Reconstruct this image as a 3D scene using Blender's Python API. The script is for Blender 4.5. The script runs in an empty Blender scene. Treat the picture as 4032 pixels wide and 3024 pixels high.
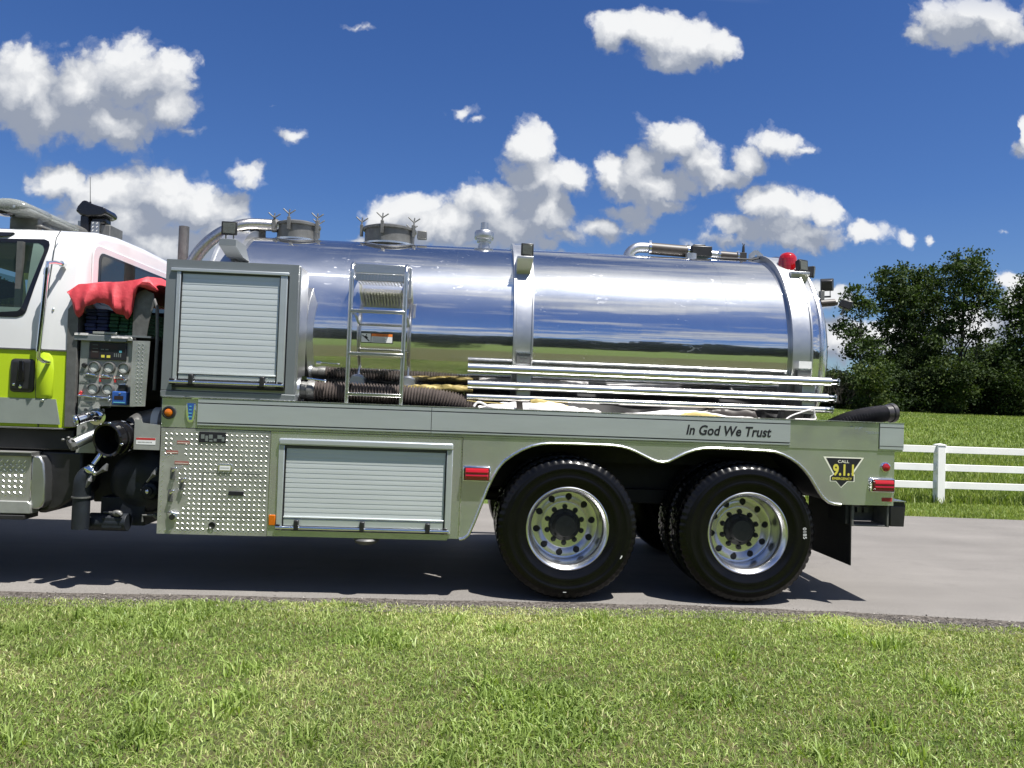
import bpy, bmesh, math, random
import numpy as np
from mathutils import Vector, Matrix
R = math.radians
C = bpy.context.scene.collection
scene = bpy.context.scene

# ------------------------------------------------------------------ camera
YAW, PITCH, ROLL, FPX = R(3.53), R(1.25), R(2.1), 3000.0
CAM = Vector((0.0, -5.45, 1.42))
fwd = Vector((math.sin(YAW)*math.cos(PITCH), math.cos(YAW)*math.cos(PITCH), math.sin(PITCH)))
rgt0 = Vector((math.cos(YAW), -math.sin(YAW), 0)); up0 = rgt0.cross(fwd)
rgt = rgt0*math.cos(ROLL) + up0*math.sin(ROLL); upv = -rgt0*math.sin(ROLL) + up0*math.cos(ROLL)
cd = bpy.data.cameras.new('camera'); cam = bpy.data.objects.new('camera', cd); C.objects.link(cam)
cd.sensor_width = 36; cd.lens = FPX/4032*36; cd.clip_start = 0.05; cd.clip_end = 6000
m = Matrix((rgt, upv, -fwd)).transposed().to_4x4(); m.translation = CAM; cam.matrix_world = m
scene.camera = cam

# ------------------------------------------------------------------ light
SUN_EL, SUN_AZ = R(68.0), R(-41.0)      # azimuth from +X, negative = towards the photographer
sdir = Vector((math.cos(SUN_EL)*math.cos(SUN_AZ), math.cos(SUN_EL)*math.sin(SUN_AZ), math.sin(SUN_EL)))
ld = bpy.data.lights.new('sun', 'SUN'); ld.energy = 5.0; ld.angle = R(0.53); ld.color = (1.0, 0.965, 0.91)
lo = bpy.data.objects.new('sun', ld); C.objects.link(lo); lo.rotation_euler = sdir.to_track_quat('Z', 'Y').to_euler()
scene.view_settings.view_transform = 'Standard'; scene.view_settings.look = 'None'
scene.view_settings.exposure = 1.05; scene.view_settings.gamma = 1

# ------------------------------------------------------------------ sky with cumulus clouds
world = bpy.data.worlds.new('World'); scene.world = world; world.use_nodes = True
nt = world.node_tree; nt.nodes.clear()
def N(tree, typ, **kw):
    n = tree.nodes.new(typ)
    for k, v in kw.items(): setattr(n, k, v)
    return n
class G:
    """small helper to write node maths"""
    def __init__(s, tree): s.t = tree
    def m(s, op, a, b=None, c=None, clamp=False):
        n = N(s.t, 'ShaderNodeMath', operation=op, use_clamp=clamp)
        for i, v in enumerate((a, b, c)):
            if v is None: continue
            if isinstance(v, (int, float)): n.inputs[i].default_value = v
            else: s.t.links.new(v, n.inputs[i])
        return n.outputs[0]
    def v(s, op, a, b=None, scale=None):
        n = N(s.t, 'ShaderNodeVectorMath', operation=op)
        for i, v in enumerate((a, b)):
            if v is None: continue
            if isinstance(v, (tuple, list)): n.inputs[i].default_value = v
            else: s.t.links.new(v, n.inputs[i])
        if scale is not None:
            if isinstance(scale, (int, float)): n.inputs['Scale'].default_value = scale
            else: s.t.links.new(scale, n.inputs['Scale'])
        return n.outputs['Value'] if op in ('LENGTH', 'DOT_PRODUCT', 'DISTANCE') else n.outputs[0]
    def noise(s, vec, scale, detail=4, rough=0.5, dist=0.0, dim='3D', col=False):
        n = N(s.t, 'ShaderNodeTexNoise', noise_dimensions=dim)
        n.inputs['Scale'].default_value = scale; n.inputs['Detail'].default_value = detail
        n.inputs['Roughness'].default_value = rough; n.inputs['Distortion'].default_value = dist
        if vec is not None: s.t.links.new(vec, n.inputs['Vector'])
        return n.outputs['Color' if col else 'Fac']
    def ramp(s, fac, stops, interp='LINEAR'):
        n = N(s.t, 'ShaderNodeValToRGB'); cr = n.color_ramp; cr.interpolation = interp
        while len(cr.elements) < len(stops): cr.elements.new(0.5)
        for e, (p, c) in zip(cr.elements, stops):
            e.position = p; e.color = (c, c, c, 1) if isinstance(c, (int, float)) else (*c, 1)
        s.t.links.new(fac, n.inputs[0]); return n.outputs[0]
    def mix(s, fac, a, b, blend='MIX'):
        n = N(s.t, 'ShaderNodeMix', data_type='RGBA', blend_type=blend)
        for k, v in ((0, fac), (6, a), (7, b)):
            if isinstance(v, (int, float)): n.inputs[k].default_value = v
            elif isinstance(v, (tuple, list)): n.inputs[k].default_value = (*v, 1)
            else: s.t.links.new(v, n.inputs[k])
        return n.outputs[2]

def pxdir(px, py):
    return (px-2016)/FPX*rgt - (py-1512)/FPX*upv + fwd
# cumulus puffs: centre x, y and half sizes; positions are turned into sky directions
PUFFS = '''60 190 110 95;180 190 125 100;300 165 110 70;250 260 110 52;355 235 62 50;110 240 115 55;
130 385 66 36;230 420 105 48;340 430 90 68;430 450 80 66;260 480 150 60;360 520 170 55;537 368 38 30;500 440 40 38;480 500 80 50;250 540 140 40;
595 222 30 8;628 276 38 15;1000 240 28 14;1030 258 22 8;770 55 30 10;410 292 34 14;
1335 60 50 42;1410 68 85 48;1500 85 75 50;1560 100 42 48;1450 120 90 36;
2060 50 95 55;2110 22 115 42;2150 60 75 50;1995 75 38 26;
1150 315 48 48;1170 380 76 60;1240 380 46 42;1060 440 76 55;880 455 84 36;960 490 130 46;1090 490 100 55;1180 450 80 60;
1390 360 45 50;1450 305 80 56;1505 345 62 55;1410 400 110 42;1325 372 36 42;1540 380 76 36;1685 310 66 34;1620 345 50 34;1735 328 40 14;
1435 448 48 24;1385 475 48 20;1230 502 66 26;1290 485 62 32;1350 455 60 26;1180 522 30 16;
1650 450 58 42;1710 440 90 36;1770 455 60 30;1610 500 94 34;1700 500 120 42;1570 530 80 22;1870 495 55 24;1960 507 30 14;2020 512 14 8;
1838 576 14 7;2195 335 26 18;2207 300 14 40;1790 635 48 34;1810 740 70 55;2178 605 34 26;2100 700 120 50;2190 660 50 50;1930 740 140 52;2175 492 18 6;
840 540 120 26;1000 545 150 24;1150 560 120 22'''
grp = bpy.data.node_groups.new('cloud_field', 'ShaderNodeTree')
grp.interface.new_socket('Vector', in_out='INPUT', socket_type='NodeSocketVector')
grp.interface.new_socket('Value', in_out='OUTPUT', socket_type='NodeSocketFloat')
gi = grp.nodes.new('NodeGroupInput'); go = grp.nodes.new('NodeGroupOutput'); gg = G(grp)
acc = None
for s_ in PUFFS.replace('\n', '').split(';'):
    x, y, rx, ry = [float(q)*4032/2212 for q in s_.split()]
    d = pxdir(x, y); u, v = d.x/d.y, d.z/d.y
    rx, ry = max(rx, 1)/FPX*1.34, max(ry, 1)/FPX*1.30
    e = gg.v('LENGTH', gg.v('MULTIPLY', gg.v('SUBTRACT', gi.outputs[0], (u, v, 0)), (1/rx, 1/ry, 0)))
    k = gg.m('MULTIPLY', gg.m('SUBTRACT', 1.0, e), min(1.0, (ry/0.034))**0.60)
    acc = k if acc is None else gg.m('SMOOTH_MAX', acc, k, 0.10)
grp.links.new(acc, go.inputs[0])

w = G(nt)
tc = N(nt, 'ShaderNodeTexCoord'); dirv = tc.outputs['Generated']
sep = N(nt, 'ShaderNodeSeparateXYZ'); nt.links.new(dirv, sep.inputs[0])
dy = w.m('MAXIMUM', sep.outputs[1], 0.02)
comb = N(nt, 'ShaderNodeCombineXYZ')
nt.links.new(w.m('DIVIDE', sep.outputs[0], dy), comb.inputs[0]); nt.links.new(w.m('DIVIDE', sep.outputs[2], dy), comb.inputs[1])
uv = comb.outputs[0]
warp = w.v('SUBTRACT', w.noise(uv, 9, 5, 0.6, col=True), (0.5, 0.5, 0.5))
warp2 = w.v('SUBTRACT', w.noise(uv, 42, 3, 0.6, col=True), (0.5, 0.5, 0.5))
uvw = w.v('ADD', w.v('ADD', uv, w.v('SCALE', warp, scale=0.060)), w.v('SCALE', warp2, scale=0.013))
def field(vec):
    n = N(nt, 'ShaderNodeGroup'); n.node_tree = grp; nt.links.new(vec, n.inputs[0]); return n.outputs[0]
vor = N(nt, 'ShaderNodeTexVoronoi', feature='SMOOTH_F1'); vor.inputs['Scale'].default_value = 24; vor.inputs['Smoothness'].default_value = 0.35
vor.inputs['Detail'].default_value = 2.0; vor.inputs['Roughness'].default_value = 0.6
nt.links.new(uvw, vor.inputs['Vector'])
billow = w.m('SUBTRACT', 0.55, vor.outputs['Distance'])
fbm = w.m('SUBTRACT', w.noise(uvw, 15, 10, 0.66), 0.5)
F0 = field(uvw)
F1 = field(w.v('ADD', uvw, (0.010, 0.036, 0)))
dens = w.m('ADD', w.m('ADD', w.m('ADD', F0, 0.13), w.m('MULTIPLY', billow, 0.38)), w.m('MULTIPLY', fbm, 1.0))
# the rest of the sky: the same kind of fair-weather cumulus, laid out on a flat cloud deck
dz = w.m('ADD', w.m('MAXIMUM', sep.outputs[2], 0.0), 0.10)
comb2 = N(nt, 'ShaderNodeCombineXYZ')
nt.links.new(w.m('DIVIDE', sep.outputs[0], dz), comb2.inputs[0]); nt.links.new(w.m('DIVIDE', sep.outputs[1], dz), comb2.inputs[1])
deck = w.v('ADD', comb2.outputs[0], (3.7, 1.35, 0.4)); g0 = w.noise(deck, 1.5, 8, 0.6); g1 = w.noise(w.v('ADD', deck, (0.07, -0.06, 0)), 1.5, 8, 0.6)
gden = w.m('SUBTRACT', g0, 0.47)
# blend between the two layouts outside the framed part of the sky
eu = w.m('SMOOTH_MIN', w.m('MULTIPLY', w.m('SUBTRACT', 1.12, w.m('ABSOLUTE', w.m('SUBTRACT', w.m('DIVIDE', sep.outputs[0], dy), 0.06))), 3.0),
         w.m('MULTIPLY', w.m('SUBTRACT', 0.66, w.m('DIVIDE', sep.outputs[2], dy)), 9.0), 0.2)
inf = w.m('MULTIPLY', w.m('MINIMUM', w.m('MAXIMUM', eu, 0.0), 1.0), w.m('GREATER_THAN', sep.outputs[1], 0.05))
mask_a = w.ramp(dens, [(0.03, 0.0), (0.15, 0.18), (0.26, 0.72), (0.38, 0.97), (0.6, 1.0)])
mask_b = w.ramp(gden, [(0.0, 0.0), (0.05, 0.45), (0.16, 1.0)])
mask = w.m('MULTIPLY', w.mix(inf, mask_b, mask_a), w.ramp(sep.outputs[2], [(0.0, 0.0), (0.02, 1.0)]))
lit_a = w.m('ADD', w.m('ADD', w.m('MULTIPLY', w.m('SUBTRACT', F0, F1), 1.30), w.m('MULTIPLY', billow, 0.60)), w.m('MULTIPLY', fbm, 1.5))
lit_a = w.m('ADD', lit_a, 0.38)
lit_b = w.m('ADD', w.m('MULTIPLY', w.m('SUBTRACT', g0, g1), 4.0), 0.65)
lit = w.m('MINIMUM', w.m('MAXIMUM', w.mix(inf, lit_b, lit_a), 0.0), 1.0)
CLOUD_DARK, CLOUD_BRIGHT = (0.150, 0.170, 0.212), (0.44, 0.445, 0.45)
ccol = w.mix(lit, CLOUD_DARK, CLOUD_BRIGHT)
sky = N(nt, 'ShaderNodeTexSky', sky_type='NISHITA'); sky.sun_disc = False
sky.sun_elevation = SUN_EL; sky.sun_rotation = math.atan2(sdir.x, sdir.y)
sky.air_density = 1.0; sky.dust_density = 1.0; sky.ozone_density = 3.0; sky.altitude = 300
SKY_STRENGTH = 0.05
tint = w.ramp(sep.outputs[2], [(0.0, (0.76, 0.88, 1.02)), (0.25, (0.47, 0.69, 1.06)), (0.55, (0.37, 0.61, 1.04)), (1.0, (0.52, 0.72, 1.0))])
skyc = w.mix(1.0, sky.outputs[0], tint, 'MULTIPLY')
scaled = w.v('SCALE', ccol, scale=1/SKY_STRENGTH)
final = w.mix(mask, skyc, scaled)
bg = N(nt, 'ShaderNodeBackground'); bg.inputs[1].default_value = SKY_STRENGTH
nt.links.new(final, bg.inputs[0])
world.cycles.sampling_method = 'MANUAL'; world.cycles.sample_map_resolution = 512
wo = N(nt, 'ShaderNodeOutputWorld'); nt.links.new(bg.outputs[0], wo.inputs[0])

# ------------------------------------------------------------------ materials
MATS = {}
def mat(name, col, rough=0.5, metal=0.0, spec=0.5, **kw):
    mt = bpy.data.materials.new(name); mt.use_nodes = True; MATS[name] = mt
    t = mt.node_tree; b = t.nodes['Principled BSDF']
    b.inputs['Base Color'].default_value = (*col, 1); b.inputs['Roughness'].default_value = rough
    b.inputs['Metallic'].default_value = metal; b.inputs['Specular IOR Level'].default_value = spec
    for k, v in kw.items(): b.inputs[k.replace('_', ' ')].default_value = v
    g = G(t); tcn = N(t, 'ShaderNodeTexCoord'); geo = N(t, 'ShaderNodeNewGeometry')
    return mt, g, b, geo.outputs['Position']
def bump(g, b, h, strength=0.3, dist=0.01, inp='Normal'):
    n = N(g.t, 'ShaderNodeBump'); n.inputs['Strength'].default_value = strength; n.inputs['Distance'].default_value = dist
    g.t.links.new(h, n.inputs['Height']); g.t.links.new(n.outputs[0], b.inputs[inp]); return n
def vary(g, b, pos, col, amt=0.12, scale=6, detail=4, rough=None, ramt=0.1):
    """gentle wear: colour and gloss wander a little"""
    n = g.noise(pos, scale, detail, 0.6)
    lo_ = tuple(c*(1-amt) for c in col); hi = tuple(min(1, c*(1+amt)) for c in col)
    g.t.links.new(g.mix(g.ramp(n, [(0.3, 0.0), (0.7, 1.0)]), lo_, hi), b.inputs['Base Color'])
    if rough is not None:
        r_ = g.m('ADD', g.m('MULTIPLY', g.noise(pos, scale*3, 5, 0.7), ramt*2), rough-ramt)
        g.t.links.new(r_, b.inputs['Roughness'])
def stretched(g, pos, s):
    return g.v('MULTIPLY', pos, s)

# mirror-polished tank skin, with faint scratches that run around the barrel
mt, g, b, pos = mat('polished_aluminium', (0.70, 0.705, 0.71), 0.05, 1.0)
g.t.links.new(g.m('ADD', g.m('MULTIPLY', g.ramp(g.noise(pos, 2.2, 6, 0.65), [(0.4, 0.0), (0.75, 1.0)]), 0.05), 0.035), b.inputs['Roughness'])
bump(g, b, g.noise(stretched(g, pos, (3.0, 0.9, 0.9)), 1.4, 2, 0.5), 0.09, 0.02)
fleck = g.m('MULTIPLY', g.ramp(g.noise(stretched(g, pos, (9, 26, 26)), 1.0, 3, 0.6, 1.5), [(0.66, 0.0), (0.70, 1.0)]), g.ramp(g.noise(pos, 1.3, 3, 0.6), [(0.42, 0.0), (0.62, 1.0)]))
an = N(g.t, 'ShaderNodeBsdfAnisotropic'); an.inputs['Color'].default_value = (0.72, 0.73, 0.75, 1); an.inputs['Roughness'].default_value = 0.40; an.inputs['Anisotropy'].default_value = 0.97
tg = N(g.t, 'ShaderNodeTangent', direction_type='RADIAL', axis='X'); g.t.links.new(tg.outputs[0], an.inputs['Tangent'])
scr = g.ramp(g.noise(stretched(g, pos, (60, 6, 6)), 1.0, 3, 0.7), [(0.40, 0.08), (0.8, 0.22)])
mx = N(g.t, 'ShaderNodeMixShader'); g.t.links.new(scr, mx.inputs[0]); g.t.links.new(b.outputs[0], mx.inputs[1]); g.t.links.new(an.outputs[0], mx.inputs[2])
hz = N(g.t, 'ShaderNodeBsdfAnisotropic'); hz.inputs['Color'].default_value = (0.80, 0.81, 0.83, 1); hz.inputs['Roughness'].default_value = 0.52; hz.inputs['Anisotropy'].default_value = 0.4; g.t.links.new(tg.outputs[0], hz.inputs['Tangent'])
mx2 = N(g.t, 'ShaderNodeMixShader'); g.t.links.new(g.m('ADD', g.m('MULTIPLY', fleck, 0.35), g.ramp(g.noise(stretched(g, pos, (1.2, 3, 3)), 1.0, 5, 0.65), [(0.3, 0.05), (0.75, 0.13)])), mx2.inputs[0]); g.t.links.new(mx.outputs[0], mx2.inputs[1]); g.t.links.new(hz.outputs[0], mx2.inputs[2])
g.t.links.new(mx2.outputs[0], g.t.nodes['Material Output'].inputs['Surface'])

mt, g, b, pos = mat('bright_sheet', (0.53, 0.55, 0.57), 0.20, 0.82)        # polished body sheet
vary(g, b, pos, (0.53, 0.55, 0.57), 0.08, 3, 6, 0.18, 0.08); bump(g, b, g.noise(pos, 2.6, 2, 0.5), 0.22, 0.03)
mt, g, b, pos = mat('satin_aluminium', (0.50, 0.51, 0.52), 0.38, 1.0)
vary(g, b, pos, (0.50, 0.51, 0.52), 0.08, 5, 6, 0.38, 0.08)
mt, g, b, pos = mat('cabinet_sheet', (0.22, 0.24, 0.25), 0.42, 0.6)
vary(g, b, pos, (0.22, 0.24, 0.25), 0.06, 4, 6, 0.42, 0.07)
mt, g, b, pos = mat('bare_edge', (0.74, 0.75, 0.75), 0.25, 1.0)
vary(g, b, pos, (0.74, 0.75, 0.75), 0.05, 9, 4, 0.28, 0.08)
mt, g, b, pos = mat('anodised_slat', (0.56, 0.60, 0.60), 0.40, 0.45)
vary(g, b, stretched(g, pos, (0.8, 1, 30)), (0.56, 0.60, 0.60), 0.07, 2, 4, 0.40, 0.07)
mt, g, b, pos = mat('extruded_rail', (0.52, 0.56, 0.58), 0.32, 0.6)
vary(g, b, stretched(g, pos, (0.6, 1, 4)), (0.52, 0.56, 0.58), 0.05, 3, 5, 0.30, 0.05)
mt, g, b, pos = mat('dark_groove', (0.05, 0.055, 0.055), 0.6)
mt, g, b, pos = mat('tread_plate', (0.50, 0.50, 0.48), 0.36, 0.75)
vary(g, b, pos, (0.50, 0.50, 0.48), 0.22, 7, 6, 0.36, 0.08); bump(g, b, g.noise(pos, 90, 3, 0.6), 0.12, 0.002)
mt, g, b, pos = mat('tread_lozenge', (0.86, 0.85, 0.82), 0.20, 1.0)
vary(g, b, pos, (0.86, 0.85, 0.82), 0.08, 20, 2)
mt, g, b, pos = mat('chrome', (0.85, 0.86, 0.88), 0.07, 1.0)
vary(g, b, pos, (0.85, 0.86, 0.88), 0.05, 12, 3, 0.09, 0.04)
mt, g, b, pos = mat('braided_steel', (0.58, 0.55, 0.50), 0.28, 1.0)
vary(g, b, pos, (0.58, 0.55, 0.50), 0.2, 60, 2); bump(g, b, g.noise(pos, 160, 2, 0.6), 0.5, 0.002)
mt, g, b, pos = mat('wheel_alloy', (0.68, 0.68, 0.69), 0.26, 1.0)
vary(g, b, pos, (0.68, 0.68, 0.69), 0.05, 10, 4, 0.26, 0.03)
mt, g, b, pos = mat('steel_tube', (0.66, 0.65, 0.63), 0.22, 1.0)
vary(g, b, stretched(g, pos, (0.7, 6, 6)), (0.68, 0.67, 0.64), 0.08, 5, 5, 0.24, 0.08)
mt, g, b, pos = mat('white_paint', (0.62, 0.625, 0.63), 0.22, 0.0, 0.5, Coat_Weight=0.6, Coat_Roughness=0.05)
vary(g, b, pos, (0.62, 0.625, 0.63), 0.02, 3)
mt, g, b, pos = mat('lime_paint', (0.40, 0.54, 0.016), 0.28, 0.0, 0.5, Coat_Weight=0.5, Coat_Roughness=0.06)
vary(g, b, pos, (0.40, 0.54, 0.016), 0.03, 3)
mt, g, b, pos = mat('silver_stripe', (0.27, 0.30, 0.28), 0.38, 0.35)
vary(g, b, pos, (0.27, 0.30, 0.28), 0.05, 8)
mt, g, b, pos = mat('black_plastic', (0.012, 0.012, 0.013), 0.38)
vary(g, b, pos, (0.013, 0.013, 0.014), 0.3, 12, 4, 0.4, 0.1)
mt, g, b, pos = mat('gloss_black', (0.008, 0.008, 0.009), 0.10)
mt, g, b, pos = mat('tyre_rubber', (0.003, 0.003, 0.0033), 0.30, 0.0, 0.25)
vary(g, b, pos, (0.003, 0.003, 0.0033), 0.25, 9, 5, 0.25, 0.07); bump(g, b, g.noise(pos, 120, 3, 0.6), 0.10, 0.002)
mt, g, b, pos = mat('hub_rubber', (0.022, 0.022, 0.022), 0.65)
vary(g, b, pos, (0.022, 0.022, 0.022), 0.35, 30, 5); bump(g, b, g.noise(pos, 70, 5, 0.6), 0.4, 0.004)
mt, g, b, pos = mat('chassis_black', (0.010, 0.010, 0.011), 0.6)
vary(g, b, pos, (0.011, 0.011, 0.012), 0.4, 8)
mt, g, b, pos = mat('navy_cast_iron', (0.006, 0.009, 0.013), 0.55)
vary(g, b, pos, (0.006, 0.009, 0.014), 0.3, 14); bump(g, b, g.noise(pos, 40, 4, 0.6), 0.3, 0.004)
mt, g, b, pos = mat('cast_grey', (0.15, 0.15, 0.145), 0.5, 0.6)
vary(g, b, pos, (0.15, 0.15, 0.145), 0.2, 18); bump(g, b, g.noise(pos, 60, 4, 0.6), 0.25, 0.003)
mt, g, b, pos = mat('panel_grey', (0.30, 0.31, 0.29), 0.42, 0.35)
vary(g, b, pos, (0.30, 0.31, 0.29), 0.10, 12)
mt, g, b, pos = mat('tarp_red', (0.52, 0.045, 0.055), 0.6)
vary(g, b, pos, (0.50, 0.045, 0.06), 0.15, 7); bump(g, b, g.noise(pos, 14, 5, 0.6), 0.35, 0.02)
mt, g, b, pos = mat('hose_blue', (0.008, 0.014, 0.06), 0.8); vary(g, b, pos, (0.008, 0.014, 0.06), 0.3, 30)
mt, g, b, pos = mat('hose_green', (0.008, 0.055, 0.025), 0.8); vary(g, b, pos, (0.008, 0.055, 0.025), 0.3, 30)
mt, g, b, pos = mat('hose_brown', (0.085, 0.070, 0.064), 0.45); vary(g, b, pos, (0.085, 0.070, 0.064), 0.25, 20, 5, 0.45, 0.1)
mt, g, b, pos = mat('hose_black', (0.035, 0.032, 0.034), 0.34); vary(g, b, pos, (0.035, 0.032, 0.034), 0.25, 20)
mt, g, b, pos = mat('liner_white', (0.62, 0.60, 0.58), 0.65); vary(g, b, pos, (0.60, 0.58, 0.57), 0.14, 10); bump(g, b, g.noise(pos, 18, 5, 0.6), 0.4, 0.02)
mt, g, b, pos = mat('liner_yellow', (0.36, 0.28, 0.09), 0.6); vary(g, b, pos, (0.36, 0.28, 0.09), 0.15, 14); bump(g, b, g.noise(pos, 18, 5, 0.6), 0.4, 0.02)
mt, g, b, pos = mat('rubber_brown', (0.035, 0.028, 0.024), 0.5); vary(g, b, pos, (0.035, 0.028, 0.024), 0.25, 20)
mt, g, b, pos = mat('tinted_glass', (0.012, 0.018, 0.016), 0.02, 0.0, 0.8)
mt, g, b, pos = mat('door_glass', (0.02, 0.03, 0.026), 0.0, 0.0, 0.8)
tp = N(g.t, 'ShaderNodeBsdfTransparent'); tp.inputs[0].default_value = (0.62, 0.74, 0.68, 1); mxg = N(g.t, 'ShaderNodeMixShader'); mxg.inputs[0].default_value = 0.62
g.t.links.new(b.outputs[0], mxg.inputs[1]); g.t.links.new(tp.outputs[0], mxg.inputs[2]); g.t.links.new(mxg.outputs[0], g.t.nodes['Material Output'].inputs['Surface'])
mt, g, b, pos = mat('clear_lens', (0.62, 0.66, 0.64), 0.12, 0.0, 0.5, Transmission_Weight=0.75)
mt, g, b, pos = mat('lamp_lens', (0.10, 0.105, 0.09), 0.12, 0.2); bump(g, b, g.noise(pos, 60, 2, 0.5), 0.4, 0.004)
mt, g, b, pos = mat('red_lens', (0.30, 0.004, 0.006), 0.08, 0.0, 0.6, Coat_Weight=0.6)
bump(g, b, g.noise(stretched(g, pos, (1, 1, 30)), 3, 1, 0.5), 0.3, 0.01)
mt, g, b, pos = mat('amber_lens', (0.46, 0.115, 0.006), 0.15, 0.0, 0.6)
mt, g, b, pos = mat('fence_vinyl', (0.80, 0.80, 0.79), 0.35); vary(g, b, pos, (0.80, 0.80, 0.79), 0.05, 3)
for nm, c in (('print_black', (0.012, 0.012, 0.016)), ('print_cream', (0.72, 0.72, 0.60)), ('print_yellow', (0.55, 0.50, 0.07)), ('print_white', (0.66, 0.67, 0.66)),
              ('print_red', (0.40, 0.03, 0.03)), ('faded_red', (0.26, 0.10, 0.085)), ('print_orange', (0.75, 0.20, 0.03)), ('print_blue', (0.02, 0.075, 0.27)), ('print_cyan', (0.10, 0.35, 0.42)), ('print_grey', (0.13, 0.15, 0.14)), ('faded_letters', (0.20, 0.23, 0.24)), ('pale_dial', (0.48, 0.50, 0.47)), ('dark_display', (0.02, 0.012, 0.012))):
    mt, g, b, pos = mat(nm, c, 0.4)

# ------------------------------------------------------------------ mesh building
WORLD_AT = {}
class MB:
    def __init__(s): s.v = []; s.f = []; s.mi = []; s.mats = []; s.cur = 0
    def use(s, name):
        if name not in s.mats: s.mats.append(name)
        s.cur = s.mats.index(name); return s
    def add(s, vs, fs):
        o = len(s.v); s.v += [tuple(v) for v in vs]
        for f in fs: s.f.append(tuple(i+o for i in f)); s.mi.append(s.cur)
        return s
    def box(s, x0, x1, y0, y1, z0, z1):
        return s.add([(x0,y0,z0),(x1,y0,z0),(x1,y1,z0),(x0,y1,z0),(x0,y0,z1),(x1,y0,z1),(x1,y1,z1),(x0,y1,z1)],
                     [(0,3,2,1),(4,5,6,7),(0,1,5,4),(1,2,6,5),(2,3,7,6),(3,0,4,7)])
    def prism(s, poly, y0, y1):
        """outline in X-Z, extruded along Y"""
        n = len(poly); a = sum(poly[i][0]*poly[(i+1)%n][1]-poly[(i+1)%n][0]*poly[i][1] for i in range(n))
        if a < 0: poly = poly[::-1]
        vs = [(x, y0, z) for x, z in poly] + [(x, y1, z) for x, z in poly]
        return s.add(vs, [tuple(range(n)), tuple(range(2*n-1, n-1, -1))] + [(i, i+n, (i+1)%n+n, (i+1)%n) for i in range(n)])
    def ring(s, p, a, b_, r, n, ph=0):
        return [Vector(p)+a*(r*math.cos(2*math.pi*i/n+ph))+b_*(r*math.sin(2*math.pi*i/n+ph)) for i in range(n)]
    def cyl(s, p0, p1, r0, r1=None, n=16, caps=True):
        r1 = r0 if r1 is None else r1; p0 = Vector(p0); p1 = Vector(p1); ax = (p1-p0).normalized()
        a = ax.orthogonal().normalized(); b_ = ax.cross(a)
        vs = s.ring(p0, a, b_, r0, n)+s.ring(p1, a, b_, r1, n)
        fs = [(i, (i+1)%n, (i+1)%n+n, i+n) for i in range(n)]
        if caps: fs += [tuple(range(n-1, -1, -1)), tuple(range(n, 2*n))]
        return s.add(vs, fs)
    def tube(s, path, r, n=12, caps=True, closed=False):
        P = [Vector(p) for p in path]; k = len(P); rs = r if isinstance(r, (list, tuple)) else [r]*k
        T = [((P[(i+1) % k] if closed else P[min(i+1, k-1)])-(P[i-1] if (i or closed) else P[0])).normalized() for i in range(k)]
        a = T[0].orthogonal().normalized(); vs = []
        for i in range(k):
            a = (a-T[i]*a.dot(T[i])).normalized(); vs += s.ring(P[i], a, T[i].cross(a), rs[i], n)
        fs = [(i*n+j, i*n+(j+1)%n, (i+1)*n+(j+1)%n, (i+1)*n+j) for i in range(k-1) for j in range(n)]
        if closed: fs += [((k-1)*n+j, (k-1)*n+(j+1)%n, (j+1)%n, j) for j in range(n)]
        elif caps: fs += [tuple(range(n-1, -1, -1)), tuple(range((k-1)*n, k*n))]
        return s.add(vs, fs)
    def lathe(s, prof, origin, axis='Y', n=32, closed=False):
        """profile of (radius, distance along axis)"""
        o = Vector(origin); A = {'X': Vector((1,0,0)), 'Y': Vector((0,1,0)), 'Z': Vector((0,0,1))}[axis] if isinstance(axis, str) else Vector(axis).normalized()
        a = A.orthogonal().normalized(); b_ = A.cross(a); k = len(prof); vs = []
        for r_, h_ in prof: vs += s.ring(o+A*h_, a, b_, max(r_, 1e-5), n)
        fs = [(i*n+j, i*n+(j+1)%n, (i+1)*n+(j+1)%n, (i+1)*n+j) for i in range(k-1) for j in range(n)]
        if closed: fs += [((k-1)*n+j, (k-1)*n+(j+1)%n, (j+1)%n, j) for j in range(n)]
        return s.add(vs, fs)
    def quad(s, a, b_, c, d): return s.add([a, b_, c, d], [(0, 1, 2, 3)])
    def sphere(s, c, rx, ry, rz, n=14, k=8):
        vs = [(c[0]+rx*math.sin(math.pi*i/k)*math.cos(2*math.pi*j/n), c[1]+ry*math.sin(math.pi*i/k)*math.sin(2*math.pi*j/n), c[2]+rz*math.cos(math.pi*i/k)) for i in range(k+1) for j in range(n)]
        return s.add(vs, [(i*n+j, (i+1)*n+j, (i+1)*n+(j+1)%n, i*n+(j+1)%n) for i in range(k) for j in range(n)])
    def build(s, name, mats=None, parent=None, bevel=0, smooth=35, origin=None, seg=2, clean=True):
        me = bpy.data.meshes.new(name)
        if mats: s.mats = [mats] if isinstance(mats, str) else list(mats)
        V = np.array(s.v, dtype=np.float64)
        if origin is None: origin = ((V[:,0].min()+V[:,0].max())/2, (V[:,1].min()+V[:,1].max())/2, V[:,2].min())
        V -= np.array(origin)
        me.from_pydata(V.tolist(), [], s.f)
        for mname in s.mats: me.materials.append(MATS[mname])
        if len(s.mats) > 1: me.polygons.foreach_set('material_index', s.mi)
        if clean:
            bm = bmesh.new(); bm.from_mesh(me); bmesh.ops.remove_doubles(bm, verts=bm.verts, dist=1e-5)
            bmesh.ops.recalc_face_normals(bm, faces=bm.faces); bm.to_mesh(me); bm.free()
        if smooth: me.shade_smooth(); me.set_sharp_from_angle(angle=R(smooth))
        o = bpy.data.objects.new(name, me); C.objects.link(o)
        WORLD_AT[o.name] = Vector(origin); o.location = origin
        if parent is not None: o.parent = parent; o.location = Vector(origin)-WORLD_AT[parent.name]
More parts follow.
